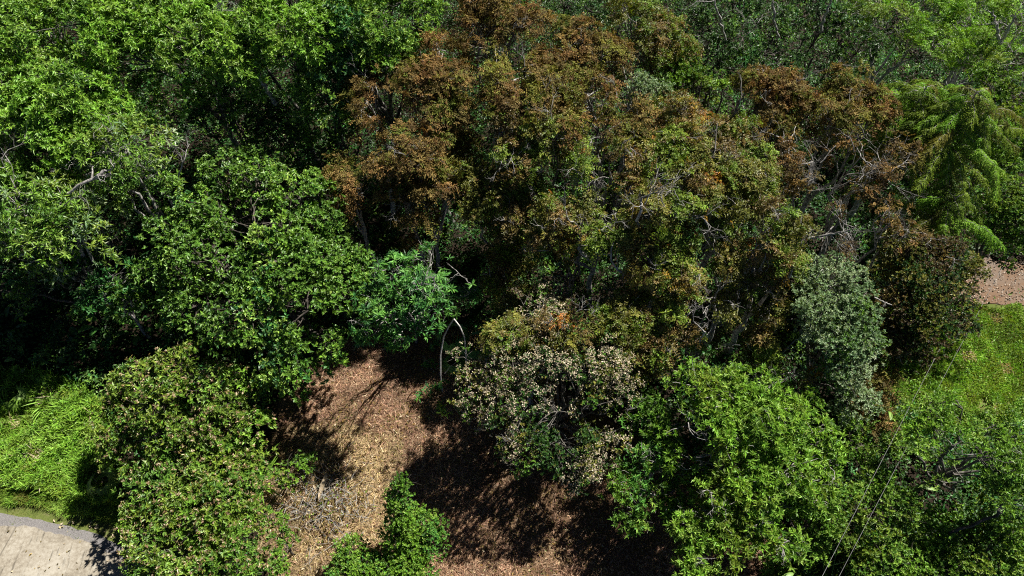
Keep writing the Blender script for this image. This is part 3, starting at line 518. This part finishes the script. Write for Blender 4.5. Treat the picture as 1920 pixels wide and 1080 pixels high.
def layered_tree(px, py, z0, top, rmax, nb, label, seed):
    """boughs in tiers about one stem, each hung with rows of feathery branchlets"""
    rng = np.random.default_rng(seed); b = G(px, py, z0); o = np.array([b[0], b[1], float(terr(b[0], b[1]))])
    root = empty('feathery_tree', o, label, 'tree', 'drooping feathery trees'); apex = o + [0, 0, top]
    mb = MB(); tubes(mb, curve(o - [0, 0, .1], apex, 9, .03, rng=rng), taper([.03 + .014 * top], [.012], 9), (1, 1, 1), 8); mb.build('trunk', M_PALE, root, True)
    pal, wts = palette({'moss': 5, 'olive': 2, 'lime': 4}); mb = MB(); lf = MB()
    for k in range(nb):
        u = (k + rng.uniform(0, 1)) / nb; z = top * (1 - .36 * u); r = min(rmax, (top - z) * 1.5 + .5) * rng.uniform(.75, 1.15); a = k * 2.4 + rng.uniform(-.5, .5)
        st = o + [0, 0, z]; dr = np.array([math.cos(a), math.sin(a), 0]); n = 24; t = np.linspace(0, 1, n)
        P = st + dr * r * t[:, None]; P[:, 2] += (.16 * np.sin(t * 2.2) - .30 * t ** 2.2) * r; P += np.cumsum(rng.normal(size=(n, 3)) * .012 * r, 0)
        tubes(mb, P[None], taper([.016], [.004], n), (1, 1, 1), 4)
        T = unit(np.gradient(P, axis=0)); S = unit(np.cross(T, [0, 0, 1.])); m = max(10, int(r / .062)); idx = np.linspace(n * .12, n - 1.01, m)
        Pi = np.stack([np.interp(idx, range(n), P[:, q]) for q in range(3)], 1); Ti = unit(np.stack([np.interp(idx, range(n), T[:, q]) for q in range(3)], 1)); Si = unit(np.cross(Ti, [0, 0, 1.]))
        bc = pal[np.searchsorted(np.cumsum(wts), rng.random() * .999)]
        for sg in (-1, 1):
            keep = rng.random(m) < .9; Q0 = Pi[keep]; L = .40 * rng.uniform(.5, 1.15, keep.sum()) * (1.05 - .5 * idx[keep] / n)
            D = unit(Si[keep] * sg + Ti[keep] * .7 + rng.normal(size=Q0.shape) * .2)
            nl = 7
            for h in range(nl):
                v = (h + .5) / nl; pos = Q0 + D * (L * v)[:, None] - np.array([0, 0, 1]) * (L * v * v * .75)[:, None]
                Dn = unit(D - np.array([0, 0, 1.3 * v])); W_ = unit(np.cross(Dn, [0, 0, 1.]))
                for s2 in (-1, 1):
                    C = bc * np.exp(rng.normal(0, .16, (len(pos), 1)))
                    leafmesh(lf, pos, unit(W_ * s2 + Dn * .9 + rng.normal(size=pos.shape) * .15), unit(rng.normal(size=pos.shape) * .2 + [0, 0, 1.]), rng.uniform(.06, .105, len(pos)), .034, C)
    mb.build('boughs', M_PALE, root, True); lf.build('crown', M_LEAF, root)
layered_tree(1775, 255, 6.6, 8.6, 3.0, 64, 'drooping feathery yellow green tree with tiered boughs on the upper right', 3)
layered_tree(1700, 225, 6.6, 8.2, 1.9, 36, 'smaller feathery tree with tiered boughs beside the brown crowns', 5)
layered_tree(1755, 420, 4.8, 6.2, 1.8, 30, 'low feathery tree with tiered boughs beside the dirt track', 4)

# ------------------------------------------------------------------ ground plants, litter
def blade(mb, base, d, length, width, bend, col, seg=7, fold=.18, rng=RNG):
    """one long strap or paddle leaf with a folded midrib"""
    d = np.array(d, float); d /= np.linalg.norm(d); t = np.linspace(0, 1, seg)
    p = [np.array(base, float)]; dd = d.copy(); T = [d]
    for i in range(seg - 1):
        dd = dd + np.array([0, 0, -bend / seg]); dd /= np.linalg.norm(dd); p.append(p[-1] + dd * length / (seg - 1)); T.append(dd)
    p = np.array(p); T = np.array(T); S = unit(np.cross(T, [0, 0, 1.])); Nn = np.cross(S, T)
    wd = width * np.sin(np.pi * np.clip(t * .93 + .05, 0, 1)) ** .7; wd[-1] = .004
    Lf = p - S * wd[:, None] / 2 + Nn * wd[:, None] * fold; Rt = p + S * wd[:, None] / 2 + Nn * wd[:, None] * fold
    V = np.stack([Lf, p, Rt], 1).reshape(-1, 3); i = np.arange(seg - 1)[:, None] * 3
    Q = np.concatenate([np.concatenate([i, i + 1, i + 4, i + 3], 1), np.concatenate([i + 1, i + 2, i + 5, i + 4], 1)])
    mb.quads(V, Q, np.tile(np.asarray(col, float), (len(V), 1)))
def gz(px, py, z=0): p = G(px, py, z); return np.array([p[0], p[1], float(terr(p[0], p[1]))])

def paddle_plant(px, py, label, n=6, ll=.7, ww=.22, h=.9, col=(.10, .28, .03), group=None, name='broadleaf_plant', cat='plant', seed=0):
    rng = np.random.default_rng(seed + int(px) * 3 + int(py)); o = gz(px, py, h * .8); root = empty(name, o, label, cat, group)
    for k in range(n):
        a = 2 * math.pi * k / n + rng.uniform(-.4, .4); d = np.array([math.cos(a) * .5, math.sin(a) * .5, 1.0]); hh = h * rng.uniform(.6, 1.0)
        tip = o + d / np.linalg.norm(d) * hh; mb = MB()
        tubes(mb, curve(o, tip, 5, .04, rng=rng), taper([.016], [.010], 5), np.array(col) * .9, 5)
        c = np.array(col) * math.exp(rng.normal(0, .25)); d2 = np.array([math.cos(a), math.sin(a), rng.uniform(-.1, .9)])
        blade(mb, tip, d2, ll * rng.uniform(.7, 1.1), ww * rng.uniform(.8, 1.1), rng.uniform(.5, 1.3), c, 8, rng=rng)
        mb.build('leaf', M_GLOSS, root, True)
def strap_clump(px, py, label, n=26, ll=1.15, col=(.27, .50, .06), group=None, seed=0):
    rng = np.random.default_rng(seed + int(px) + int(py)); o = gz(px, py, .3); root = empty('strap_leaf_plant', o, label, 'plant', group); mb = MB()
    for k in range(n):
        a = rng.uniform(0, 6.28); r_ = rng.uniform(0, .22)
        blade(mb, o + [math.cos(a) * r_, math.sin(a) * r_, 0], [math.cos(a) * .5, math.sin(a) * .5, rng.uniform(.6, 1.4)], ll * rng.uniform(.6, 1.1), .055, rng.uniform(.6, 1.8), np.array(col) * math.exp(rng.normal(0, .25)), 6, rng=rng)
    mb.build('leaves', M_LEAF, root)
def fan_palm(px, py, label, n=6, rad=.5, h=.7, col=(.18, .33, .05), seed=0):
    rng = np.random.default_rng(seed + int(px) + int(py)); o = gz(px, py, h); root = empty('fan_palm', o, label, 'palm', 'small fan palms')
    for k in range(n):
        a = 2 * math.pi * k / n + rng.uniform(-.3, .3); d = np.array([math.cos(a) * .6, math.sin(a) * .6, 1.]); tip = o + unit(d) * h * rng.uniform(.7, 1.1)
        mb = MB(); tubes(mb, curve(o, tip, 5, .05, rng=rng), taper([.012], [.008], 5), np.array(col), 4)
        ax = unit(np.array([math.cos(a) * .6, math.sin(a) * .6, .9])); fw = unit(np.cross(np.cross(ax, [math.cos(a), math.sin(a), -.3]), ax)); sd = np.cross(ax, fw)
        th = np.linspace(-2.1, 2.1, 15); D = np.cos(th)[:, None] * fw + np.sin(th)[:, None] * sd
        leafmesh(mb, np.repeat(tip[None], 15, 0), D, np.repeat(ax[None], 15, 0), rad * rng.uniform(.8, 1.1, 15), .07, np.tile(np.array(col) * math.exp(rng.normal(0, .2)), (15, 1)) * np.exp(rng.normal(0, .1, (15, 1))), .25, .2)
        mb.build('frond', M_LEAF, root)

def scatter(poly, n, rng, jitter=.4):
    P = np.array([q[:2] for q in poly]); lo, hi = P.min(0), P.max(0)
    x = rng.uniform(lo[0], hi[0], n * 4); y = rng.uniform(lo[1], hi[1], n * 4); q = np.stack([x, y, 0 * x], 1); nn = noise3(q, 1.1) * jitter
    k = in_poly(x + nn, y + nn, P); return x[k][:n], y[k][:n]
def stuff(name, label, cat, mb, m):
    return props(mb.build(name, m), label, cat, kind='stuff')
def herbs(name, label, cat, poly, n, pal, L, W, hgt, m, up=.5, jitter=.4, clump=1.0, seed=1, avoid=()):
    """low leafy growth over an area, in mounds and hollows"""
    rng = np.random.default_rng(seed); x, y = scatter(poly, n, rng, jitter)
    q = np.stack([x, y, 0 * x], 1)
    keep = noise3(q, clump) > -.62
    for a in avoid:
        if len(a): keep &= ~in_poly(x, y, a)
    x, y, q = x[keep], y[keep], q[keep]
    hh = hgt * (.45 + .4 * noise3(q, .9) + .35 * noise3(q, 2.7)).clip(.06, 1.4); z = terr(x, y) + hh * rng.uniform(.2, 1, len(x)) ** .6
    P = np.stack([x, y, z], 1); D = unit(rng.normal(size=P.shape) * [1, 1, .5] + [0, 0, up * .6]); U = unit(rng.normal(size=P.shape) * .5 + [0, 0, 1.])
    pl, wt = palette(pal); g = (np.floor(x * 2.2).astype(int) * 997 + np.floor(y * 2.2).astype(int)) ; g = g - g.min()
    C = tint(pl, wt, g, len(x), rng) * (1 + .18 * noise3(q, .6))[:, None]; mb = MB(); leafmesh(mb, P, D, U, L * rng.uniform(.6, 1.3, len(x)), W * rng.uniform(.7, 1.2, len(x)), C)
    return stuff(name, label, cat, mb, m)

WEED = [G(-300, 690), G(30, 690), G(120, 710), G(190, 740), G(240, 830), G(240, 930), G(235, 948), G(110, 928), G(0, 914), G(-300, 905)]
EVERY = [G(-150, 1150), G(-300, -80), G(2200, -80), G(2050, 1150)]
STRIP = [G(-300, 880), G(0, 890), G(235, 925), G(262, 990), G(262, 1025), G(225, 1000), G(110, 975), G(0, 960), G(-300, 945)]
opens = [CLEAR, LAWN, TRACK, ROAD, MOSS, WEED, STRIP]
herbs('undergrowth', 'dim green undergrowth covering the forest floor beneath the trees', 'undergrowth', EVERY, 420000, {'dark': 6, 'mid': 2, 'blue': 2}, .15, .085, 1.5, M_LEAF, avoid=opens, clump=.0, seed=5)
herbs('weeds', 'bright tangled weeds covering the bank above the concrete road', 'weeds', WEED, 80000, {'lime': 4, 'bright': 5, 'moss': 4, 'mid': 2}, .12, .05, .72, M_LEAF, up=1.0, jitter=.2, seed=6, clump=.0)
BANKG = [G(-300, 860), G(0, 868), G(120, 880), G(225, 930), G(245, 985), G(225, 980), G(110, 955), G(0, 942), G(-300, 930)]
herbs('long_grass', 'long bent grass along the foot of the weedy bank', 'grass', BANKG, 36000, {'moss': 5, 'bright': 4, 'olive': 3}, 1.0 * .22, .018, .26, M_GRASS, up=.8, jitter=.12, seed=7)
herbs('lawn_grass', 'short sunlit grass with bare brown patches beside the dirt track', 'grass', LAWN, 150000, {'lime': 3, 'bright': 4, 'moss': 6, 'paleleaf': .5}, .10, .032, .2, M_GRASS, up=1.4, jitter=.3, clump=1.5, seed=8)
RB = [G(1600, 740), G(1680, 745), G(1900, 770), G(2100, 800), G(2100, 1200), G(1380, 1200), G(1450, 1000), G(1560, 960), G(1640, 1000), G(1800, 950), G(1780, 860), G(1640, 850)]
herbs('weeds', 'mid green weeds under the shrubs of the lower right', 'weeds', RB, 70000, {'mid': 5, 'bright': 3, 'moss': 4}, .11, .05, .8, M_LEAF, up=.8, seed=9)
herbs('moss_tufts', 'thin low turf on the mossy verge beside the gravel', 'grass', MOSS, 16000, {'moss': 4, 'olive': 4, 'brown': 2}, .05, .014, .05, M_GRASS, up=1.2, jitter=.1, seed=10, avoid=[ROAD])
def straw():
    rng = np.random.default_rng(12); x, y = scatter(CLEAR, 190000, rng, .6); n = len(x); q = np.stack([x, y, 0 * x], 1)
    a = rng.uniform(0, 6.28, n); D = unit(np.stack([np.cos(a), np.sin(a), rng.normal(0, .22, n)], 1)); P = np.stack([x, y, terr(x, y) + rng.uniform(.01, .10, n) + .06 * np.abs(noise3(q, 1.4))], 1)
    pl = np.array([(.44, .29, .18), (.34, .19, .13), (.55, .41, .28), (.18, .10, .06), (.42, .24, .17)]); base = (noise3(q, .8) > .1).astype(int)
    hay = (y < G(700, 820)[1] + .8 * noise3(q, .7)) & (x < G(740, 900)[0] + .8 * noise3(q, .9)); hay2 = rng.random(n) < .75
    C = pl[rng.choice(5, n, p=[.3, .25, .15, .15, .15])]; C = np.where((hay & hay2)[:, None], np.array([(.50, .38, .20), (.58, .46, .27), (.40, .31, .15)])[rng.integers(0, 3, n)], C)
    thin = noise3(q, 1.1) + .5 * noise3(q, 3.1) > -.42; thin |= rng.random(n) < .25; P, D, C, base, q, n = P[thin], D[thin], C[thin], base[thin], q[thin], int(thin.sum())
    C = C * np.exp(rng.normal(0, .3, (n, 1))) * np.where(base, 1.15, .85)[:, None]
    mb = MB(); leafmesh(mb, P, D, unit(rng.normal(size=D.shape) * .6 + [0, 0, 1]), rng.uniform(.08, .36, n), rng.uniform(.007, .019, n), C, .2, .1, .5)
    stuff('straw_litter', 'dry tan straw and cut stalks spread over the clearing', 'straw', mb, M_DRY)
straw()
herbs('clearing_sprouts', 'sparse green sprouts growing through the straw', 'weeds', CLEAR, 5000, {'moss': 5, 'mid': 2}, .07, .03, .14, M_LEAF, up=1.0, jitter=.5, clump=2.2, seed=14)
def leaf_litter(name, label, poly, n, pal, L, W, seed, z=.02):
    rng = np.random.default_rng(seed); x, y = scatter(poly, n, rng, .2); n = len(x); a = rng.uniform(0, 6.28, n)
    D = unit(np.stack([np.cos(a), np.sin(a), rng.normal(0, .1, n)], 1)); P = np.stack([x, y, terr(x, y) + z + rng.uniform(.0, .03, n)], 1)
    pl, wt = palette(pal); C = pl[rng.choice(len(pl), n, p=wt)] * np.exp(rng.normal(0, .25, (n, 1)))
    mb = MB(); leafmesh(mb, P, D, unit(rng.normal(size=D.shape) * .3 + [0, 0, 1]), L * rng.uniform(.5, 1.2, n), W * rng.uniform(.7, 1.2, n), C); stuff(name, label, 'litter', mb, M_DRY)
GREEN['stone'] = [(.35, .30, .26), (.5, .45, .4), (.22, .17, .14)]
leaf_litter('fallen_leaves', 'pale fallen leaves scattered on the mossy verge', [G(80, 960), G(225, 990), G(232, 1020), G(130, 985)], 26, {'paleleaf': 1}, .14, .07, 15, .05)
leaf_litter('leaf_litter', 'pinkish brown dead leaves on the bare patch at the bottom edge', [G(1370, 1030), G(1450, 1025), G(1480, 1120), G(1330, 1120)], 5000, {'pinkbrown': 3, 'brown': 1, 'cream': 1}, .10, .05, 16)
leaf_litter('track_stones', 'small pale stones and grit on the dirt track', TRACK, 2600, {'stone': 1}, .07, .06, 17, .05)

leaf_litter('clearing_leaves', 'brown dead leaves lying among the straw of the clearing', CLEAR, 9000, {'pinkbrown': 3, 'brown': 3, 'rust': 2, 'paleleaf': .6}, .13, .06, 18, .09)
leaf_litter('road_leaves', 'few dry leaves blown onto the concrete road', [G(-100, 990), G(100, 1002), G(300, 1090), G(280, 1150), G(-100, 1150)], 60, {'paleleaf': 1, 'brown': 3}, .10, .05, 19, .08)
herbs('tall_grass', 'tall bright grass blades standing out of the weedy bank', 'grass', WEED, 15000, {'lime': 6, 'bright': 4, 'paleleaf': .4}, .34, .026, .75, M_GRASS, up=2.2, jitter=.2, seed=21, clump=2.4)
herbs('lawn_weeds', 'coarse weeds dotted through the sunlit grass', 'weeds', LAWN, 14000, {'bright': 3, 'mid': 4, 'moss': 2}, .13, .05, .30, M_LEAF, up=.8, jitter=.3, clump=1.9, seed=22)

# broad-leaved plants in the shade, left
for i, (px, py, lab, n, ll, ww, h, c) in enumerate([
    (195, 600, 'broad glossy leaved plant in dark shade, left of the big round tree', 6, .75, .30, 1.1, (.10, .27, .03)),
    (150, 640, 'dark paddle leaved plant below the broad glossy one at the left', 6, .6, .24, .9, (.06, .18, .03)),
    (45, 670, 'yellow green paddle leaved plant at the top of the weedy bank', 6, .55, .18, .9, (.20, .34, .04)),
    (95, 690, 'half shaded paddle leaved plant above the strap leaved clumps', 5, .6, .2, .8, (.10, .24, .03)),
    (255, 615, 'small round leaved plant at the edge of the black shade', 5, .45, .24, .8, (.08, .20, .03)),
    (10, 610, 'dim paddle leaved plant at the left edge in deep shade', 6, .6, .2, .9, (.06, .15, .02))]):
    paddle_plant(px, py, lab, n, ll, ww, h, c, 'paddle leaved plants in the shade', seed=i)
for i, (px, py, lab, n, ll, ww, h, c) in enumerate([
    (1565, 1035, 'banana like plant with long bright leaves under the twin cables', 8, .75, .15, 3.8, (.24, .42, .07)),
    (1645, 885, 'upright banana like plant beside the black gap under the cable', 6, .65, .14, 3.8, (.24, .40, .07)),
    (1600, 1075, 'banana like plant at the bottom edge below the twin cables', 7, .6, .13, 2.4, (.15, .32, .045)),
    (1830, 1010, 'banana like plant amid the shrubs near the dead branch', 6, .55, .12, 2.4, (.12, .28, .04)),
    (1090, 420, 'broad leaved plant showing green under the twiggy canopy', 6, .55, .16, 4.6, (.08, .26, .05))]):
    paddle_plant(px, py, lab, n, ll, ww, h, c, 'banana like plants', name='banana_like_plant', seed=40 + i)
for i, (px, py, lab) in enumerate([(135, 765, 'strap leaved clump in the middle of the weedy bank'), (95, 740, 'strap leaved clump at the shady top of the weedy bank'),
    (165, 760, 'strap leaved clump beside the upper flowering shrub'), (482, 862, 'bright strap leaved clump right of the flowering shrubs, nearer the black shade'), (485, 905, 'bright strap leaved clump right of the flowering shrubs, nearer the brush')]):
    strap_clump(px, py, lab, group='strap leaved clumps', seed=i, n=40 if px > 400 else 26)
fan_palm(185, 900, 'yellow green fan palm at the right end of the weedy bank', 5, .45, .6, (.36, .48, .09))
fan_palm(8, 735, 'fan palm at the left edge on top of the bank', 6, .5, .8, (.22, .40, .05), 1)
fan_palm(848, 622, 'small fan palm framed by the upper part of the arch', 6, .42, 1.0, (.20, .40, .08), 2)
fan_palm(850, 672, 'small fan palm inside the foot of the arch', 5, .42, .6, (.18, .36, .08), 3)
fan_palm(893, 630, 'dark fan palm just right of the arch', 7, .45, 1.2, (.08, .24, .05), 4)
fan_palm(160, 812, 'pale fan palm half buried in the weeds left of the flowering shrub', 4, .4, .5, (.34, .46, .10), 5)

def seedling(px, py, label, seed):
    rng = np.random.default_rng(seed); o = gz(px, py, .5); root = empty('palmate_seedling', o, label, 'seedling', 'palmate seedlings around the arch')
    mb = MB(); tubes(mb, curve(o, o + [0, 0, .55], 4, .1, rng=rng), taper([.012], [.006], 4), (1, 1, 1), 5); mb.build('stem', M_BARK, root, True)
    mb = MB(); sp = dict(SP['rosette'], L=.2, W=.05, n=9, m=5, rs=.26, tilt=(1.1, 1.5), pal={'blue': 4, 'lime': 2}); fill_leaves(mb, sp, (o + [0, 0, .55])[None], np.array([[0, 0, 1.]]), rng); mb.build('leaves', M_LEAF, root)
for i, (px, py, lab) in enumerate([(815, 648, 'palmate seedling left of the arch, level with its shoulder'), (802, 680, 'palmate seedling left of the arch on bare soil'), (808, 730, 'palmate seedling at the tip of the shadowed branch line'), (792, 742, 'lowest left palmate seedling on the straw'), (826, 722, 'palmate seedling touching the foot of the arch'), (831, 765, 'palmate seedling below the foot of the arch'), (1155, 560, 'lone bright seedling in the dark behind the blossoming tree')]):
    seedling(px, py, lab, 60 + i)

# bent bare stems forming a pointed arch
o = gz(830, 738); root = empty('bare_arch', o, 'two pale bare stems meeting in a pointed arch before the palmate tree', 'dead stem')
L_ = np.array([o, G(826, 705, .7), G(826, 665, 1.5), G(832, 632, 2.2), G(842, 612, 2.7), G(851, 598, 3.1)])
R_ = np.array([G(851, 598, 3.1), G(862, 612, 2.9), G(871, 632, 2.5), G(873, 655, 2.0), G(875, 690, 1.3), gz(882, 735)])
for P_, nm in ((L_, 'stem'), (R_, 'stem')):
    mb = MB(); tubes(mb, P_[None], taper([.028], [.022], 6), (1, 1, 1), 7); mb.build(nm, M_WHITE, root, True)
mb = MB(); tubes(mb, curve(G(834, 700, .8), G(862, 672, 1.3), 6, .1), taper([.016], [.008], 6), (1, 1, 1), 5); mb.build('side_twig', M_PALE, root, True)

# dead wood on the clearing and elsewhere
def fallen(px, py, ang, ln, rad, label, m=M_PALE, seed=0, depth=3, lift=.12, cat='branch'):
    rng = np.random.default_rng(seed); o = gz(px, py); out = []
    forked_twig(o + [0, 0, lift], [math.cos(ang), math.sin(ang), .08], ln, rad, depth, rng, out)
    mb = MB(); P = np.array([q[0] for q in out]); P[..., 2] = o[2] + lift + (P[..., 2] - o[2] - lift) * .35
    tubes(mb, P, np.array([q[1] for q in out]), (1, 1, 1), 5); x = mb.build('fallen_branch', m, None, True); props(x, label, cat, 'fallen branches around the clearing')
fallen(575, 930, 1.7, 1.5, .035, 'grey forked fallen branch standing along the brush heap', seed=1)
fallen(640, 985, 2.7, 1.6, .04, 'dark fallen branch lying across the brush heap', M_DARKBARK, 2)
fallen(610, 950, .4, 1.2, .03, 'pale fallen branch pointing right out of the brush heap', seed=3)
fallen(660, 1000, 3.6, 1.0, .02, 'thin pale fallen branch below the dark one', seed=4)
fallen(585, 975, -.6, 1.1, .03, 'dark forked fallen branch at the lower left of the brush heap', M_DARKBARK, 5)
fallen(1500, 1060, 1.9, 1.2, .02, 'thin fallen branches at the edge of the pinkish bare patch', seed=6, lift=.5)
fallen(815, 700, 2.2, .8, .016, 'thin fallen stick beside the foot of the arch', seed=7, depth=1)
def brush():
    rng = np.random.default_rng(31); n = 260; c = gz(610, 945); x = c[0] + rng.normal(0, .75, n); y = c[1] + rng.normal(0, .55, n)
    a = rng.uniform(0, 6.28, n); ln = rng.uniform(.2, .8, n); st = np.stack([x, y, terr(x, y) + rng.uniform(.03, .35, n)], 1); en = st + np.stack([np.cos(a) * ln, np.sin(a) * ln, rng.normal(0, .1, n)], 1)
    mb = MB(); tubes(mb, curve(st, en, 5, .12, rng=rng), taper(np.full(n, .011), np.full(n, .005), 5), (1, 1, 1), 4); stuff('brush_twigs', 'heap of thin dry twigs left of the pointed shrub', 'twigs', mb, M_PALE)
    mb = MB(); k = 900; x = c[0] + rng.normal(0, .8, k); y = c[1] + rng.normal(0, .7, k); P = np.stack([x, y, terr(x, y) + rng.uniform(.05, .35, k)], 1); D = unit(rng.normal(size=P.shape) * [1, 1, .4])
    pl, wt = palette({'pinkbrown': 2, 'paleleaf': 1, 'brown': 3, 'moss': 1}); leafmesh(mb, P, D, unit(rng.normal(size=P.shape) * .6 + [0, 0, 1]), rng.uniform(.08, .2, k), .05, pl[rng.choice(len(pl), k, p=wt)]); stuff('brush_leaves', 'curled dead leaves caught in the brush heap', 'litter', mb, M_DRY)
brush()
o = gz(600, 925, .3); root = empty('dried_frond', o, 'pale dried palm frond lying on the brush heap', 'frond')
mb = MB(); blade(mb, o + [0, -.2, .35], [.15, 1, .1], .95, .16, .3, (.50, .40, .27)); mb.build('leaf_sheath', M_DRY, root)
mb = MB(); blade(mb, o + [.1, .1, .3], [.7, .6, .0], .6, .09, .3, (.50, .40, .27)); blade(mb, o + [-.1, 0, .3], [-.5, .9, .0], .5, .07, .3, (.50, .40, .27)); mb.build('leaflets', M_DRY, root)

tree('olive_tree', 'thin olive tree in half shade between the arch and the thick white limb', 'tree', 'olive', [(930, 445, 3.6, 36), (965, 495, 3.4, 36), (925, 540, 2.8, 30), (965, 560, 3.2, 30)], 'olive crowns of the middle canopy', dead=3)
# large bare limbs that show in the photograph
def bare_limb(pts, r0, r1, label, m=M_PALE, seed=0, twigs=3, name='bare_limb', cat='branch'):
    rng = np.random.default_rng(seed); P = np.array([G(*p) for p in pts]); t = np.linspace(0, len(P) - 1, 12); Q = np.stack([np.interp(t, range(len(P)), P[:, i]) for i in range(3)], 1)
    ln = np.linalg.norm(P[-1] - P[0]); Q[1:-1] += rng.normal(size=(10, 3)) * ln * .012
    root = empty(name, tuple(P[0]), label, cat); mb = MB(); tubes(mb, Q[None], taper([r0], [r1], 12), (1, 1, 1), 8); mb.build('stem', m, root, True)
    for k in range(twigs):
        out = []; i = rng.integers(4, 12); d = (Q[-1] - Q[0]) / ln + rng.normal(size=3) * .6; forked_twig(Q[min(i, 11)], d, ln * rng.uniform(.25, .45), r1 * .7, 2, rng, out)
        mb = MB(); tubes(mb, np.array([q[0] for q in out]), np.array([q[1] for q in out]), (1, 1, 1), 5); mb.build('twig', m, root, True)
    return root
bare_limb([(1108, 503, 4.8), (1060, 485, 5.2), (1035, 465, 5.6), (1012, 447, 5.9)], .07, .035, 'thick white speckled limb crossing the black hollow above the blossoms', seed=1, twigs=1)
bare_limb([(1112, 492, 5.4), (1085, 470, 6.0), (1088, 430, 6.6), (1063, 405, 7.2)], .06, .025, 'shorter white limb just above the thick speckled one', seed=2)
bare_limb([(1180, 530, 4.8), (1168, 515, 5.4), (1142, 485, 6.2), (1150, 455, 6.8)], .05, .02, 'curved white limb rising left from the small forked stump', seed=3)
bare_limb([(1182, 530, 4.8), (1205, 505, 5.6), (1203, 478, 6.4)], .045, .02, 'curved white limb rising right from the small forked stump', seed=4)
bare_limb([(1190, 470, 5.0), (1196, 430, 6.6), (1200, 400, 8.0), (1203, 370, 8.6)], .07, .03, 'upright pale stem through the centre of the canopy', seed=5, name='leafless_sapling', cat='sapling')
bare_limb([(1236, 450, 5.2), (1238, 410, 6.8), (1245, 385, 8.0)], .06, .03, 'shorter upright pale stem right of the central one', seed=6, name='leafless_sapling', cat='sapling')
bare_limb([(1318, 345, 6.6), (1334, 300, 7.8), (1340, 290, 8.4), (1345, 230, 9.0)], .055, .015, 'dark slender stem rising left of the golden tips', M_BARK, 7, name='leafless_sapling', cat='sapling')
bare_limb([(1356, 260, 7.4), (1375, 215, 8.6), (1390, 185, 9.2), (1388, 140, 9.6)], .045, .012, 'tall slender stem standing above the pale stems tree', M_BARK, 8, name='leafless_sapling', cat='sapling')
bare_limb([(517, 195, 6.0), (495, 160, 7.2), (465, 125, 8.2)], .085, .06, 'leaning pale trunk under the bright crown in the dark gap', seed=9, twigs=0)
bare_limb([(127, 365, 6.9), (150, 345, 7.2), (185, 330, 7.3), (195, 320, 7.4)], .045, .06, 'crooked white limb between the left edge trees', seed=10, twigs=4)
bare_limb([(335, 330, 6.4), (345, 300, 7.0), (355, 270, 7.2)], .03, .012, 'dead forked twig spray at the rim of the dark gap', seed=11, twigs=7)
bare_limb([(1360, 75, 7.0), (1350, 40, 8.2), (1340, 0, 9.2)], .055, .03, 'slender pale stem left of the dark blue green crown', M_PALE, 12, 1, 'leafless_sapling', 'sapling')
bare_limb([(1457, 72, 7.2), (1452, 40, 8.2), (1445, -10, 9.4)], .05, .03, 'slender pale stem in front of the dark blue green crown', M_PALE, 13, 1, 'leafless_sapling', 'sapling')
bare_limb([(1538, 60, 7.4), (1550, 25, 8.4), (1562, -10, 9.4)], .06, .03, 'slender pale stem left of the rounded grey green crown', M_PALE, 14, 1, 'leafless_sapling', 'sapling')
bare_limb([(1875, 82, 6.6), (1868, 50, 7.4), (1862, 20, 8)], .08, .03, 'white forked trunk in the top right corner, left prong', M_PALE, 15, 3)
bare_limb([(1876, 82, 6.6), (1890, 55, 7.4), (1905, 30, 8)], .07, .03, 'white forked trunk in the top right corner, right prong', M_PALE, 16, 3)
bare_limb([(1780, 1000, 2.4), (1860, 965, 3.0), (1925, 930, 3.6), (1990, 895, 4)], .05, .03, 'dark bare bough reaching in from the right edge', M_DARKBARK, 17, 2)
bare_limb([(1990, 950, 4.0), (1940, 952, 3.8), (1890, 945, 3.6), (1870, 950, 3.4)], .03, .01, 'pale forked dead branch under the dark bough', M_PALE, 18, 4)
bare_limb([(1515, 448, 6.8), (1560, 438, 7.2), (1595, 430, 7.6)], .04, .02, 'pale horizontal limb in the half bare tree', M_PALE, 19, 5)
bare_limb([(1645, 448, 5.8), (1680, 440, 6.2), (1700, 425, 6.6)], .03, .015, 'pale limb over the dark olive tree', M_PALE, 20, 4)
bare_limb([(1640, 558, 5.6), (1660, 568, 5.8), (1672, 572, 5.8)], .03, .015, 'short pale broken limb left of the dark olive tree', M_PALE, 21, 1)
bare_limb([(1312, 640, 6.0), (1322, 622, 6.4), (1300, 602, 6.8)], .03, .015, 'crooked pale limb right of the blossoming tree', M_PALE, 22, 1)

# two overhead cables
def cable(a, b, sag, label):
    A_, B_ = np.array(G(*a)), np.array(G(*b)); t = np.linspace(0, 1, 40); P = A_[None] * (1 - t[:, None]) + B_[None] * t[:, None]; P[:, 2] -= sag * 4 * t * (1 - t)
    mb = MB(); tubes(mb, P[None], np.full((1, 40), .0055), (1, 1, 1), 6); props(mb.build('overhead_cable', M_WIRE, None, True), label, 'cable', 'overhead cables crossing the lower right')
cable((2010, 190, 5.2), (1440, 1280, 4.6), .35, 'left one of the two thin cables, crossing the lawn edge')
cable((2050, 190, 5.0), (1470, 1280, 4.2), .35, 'right one of the two thin cables, nearer the slender leaved tree')
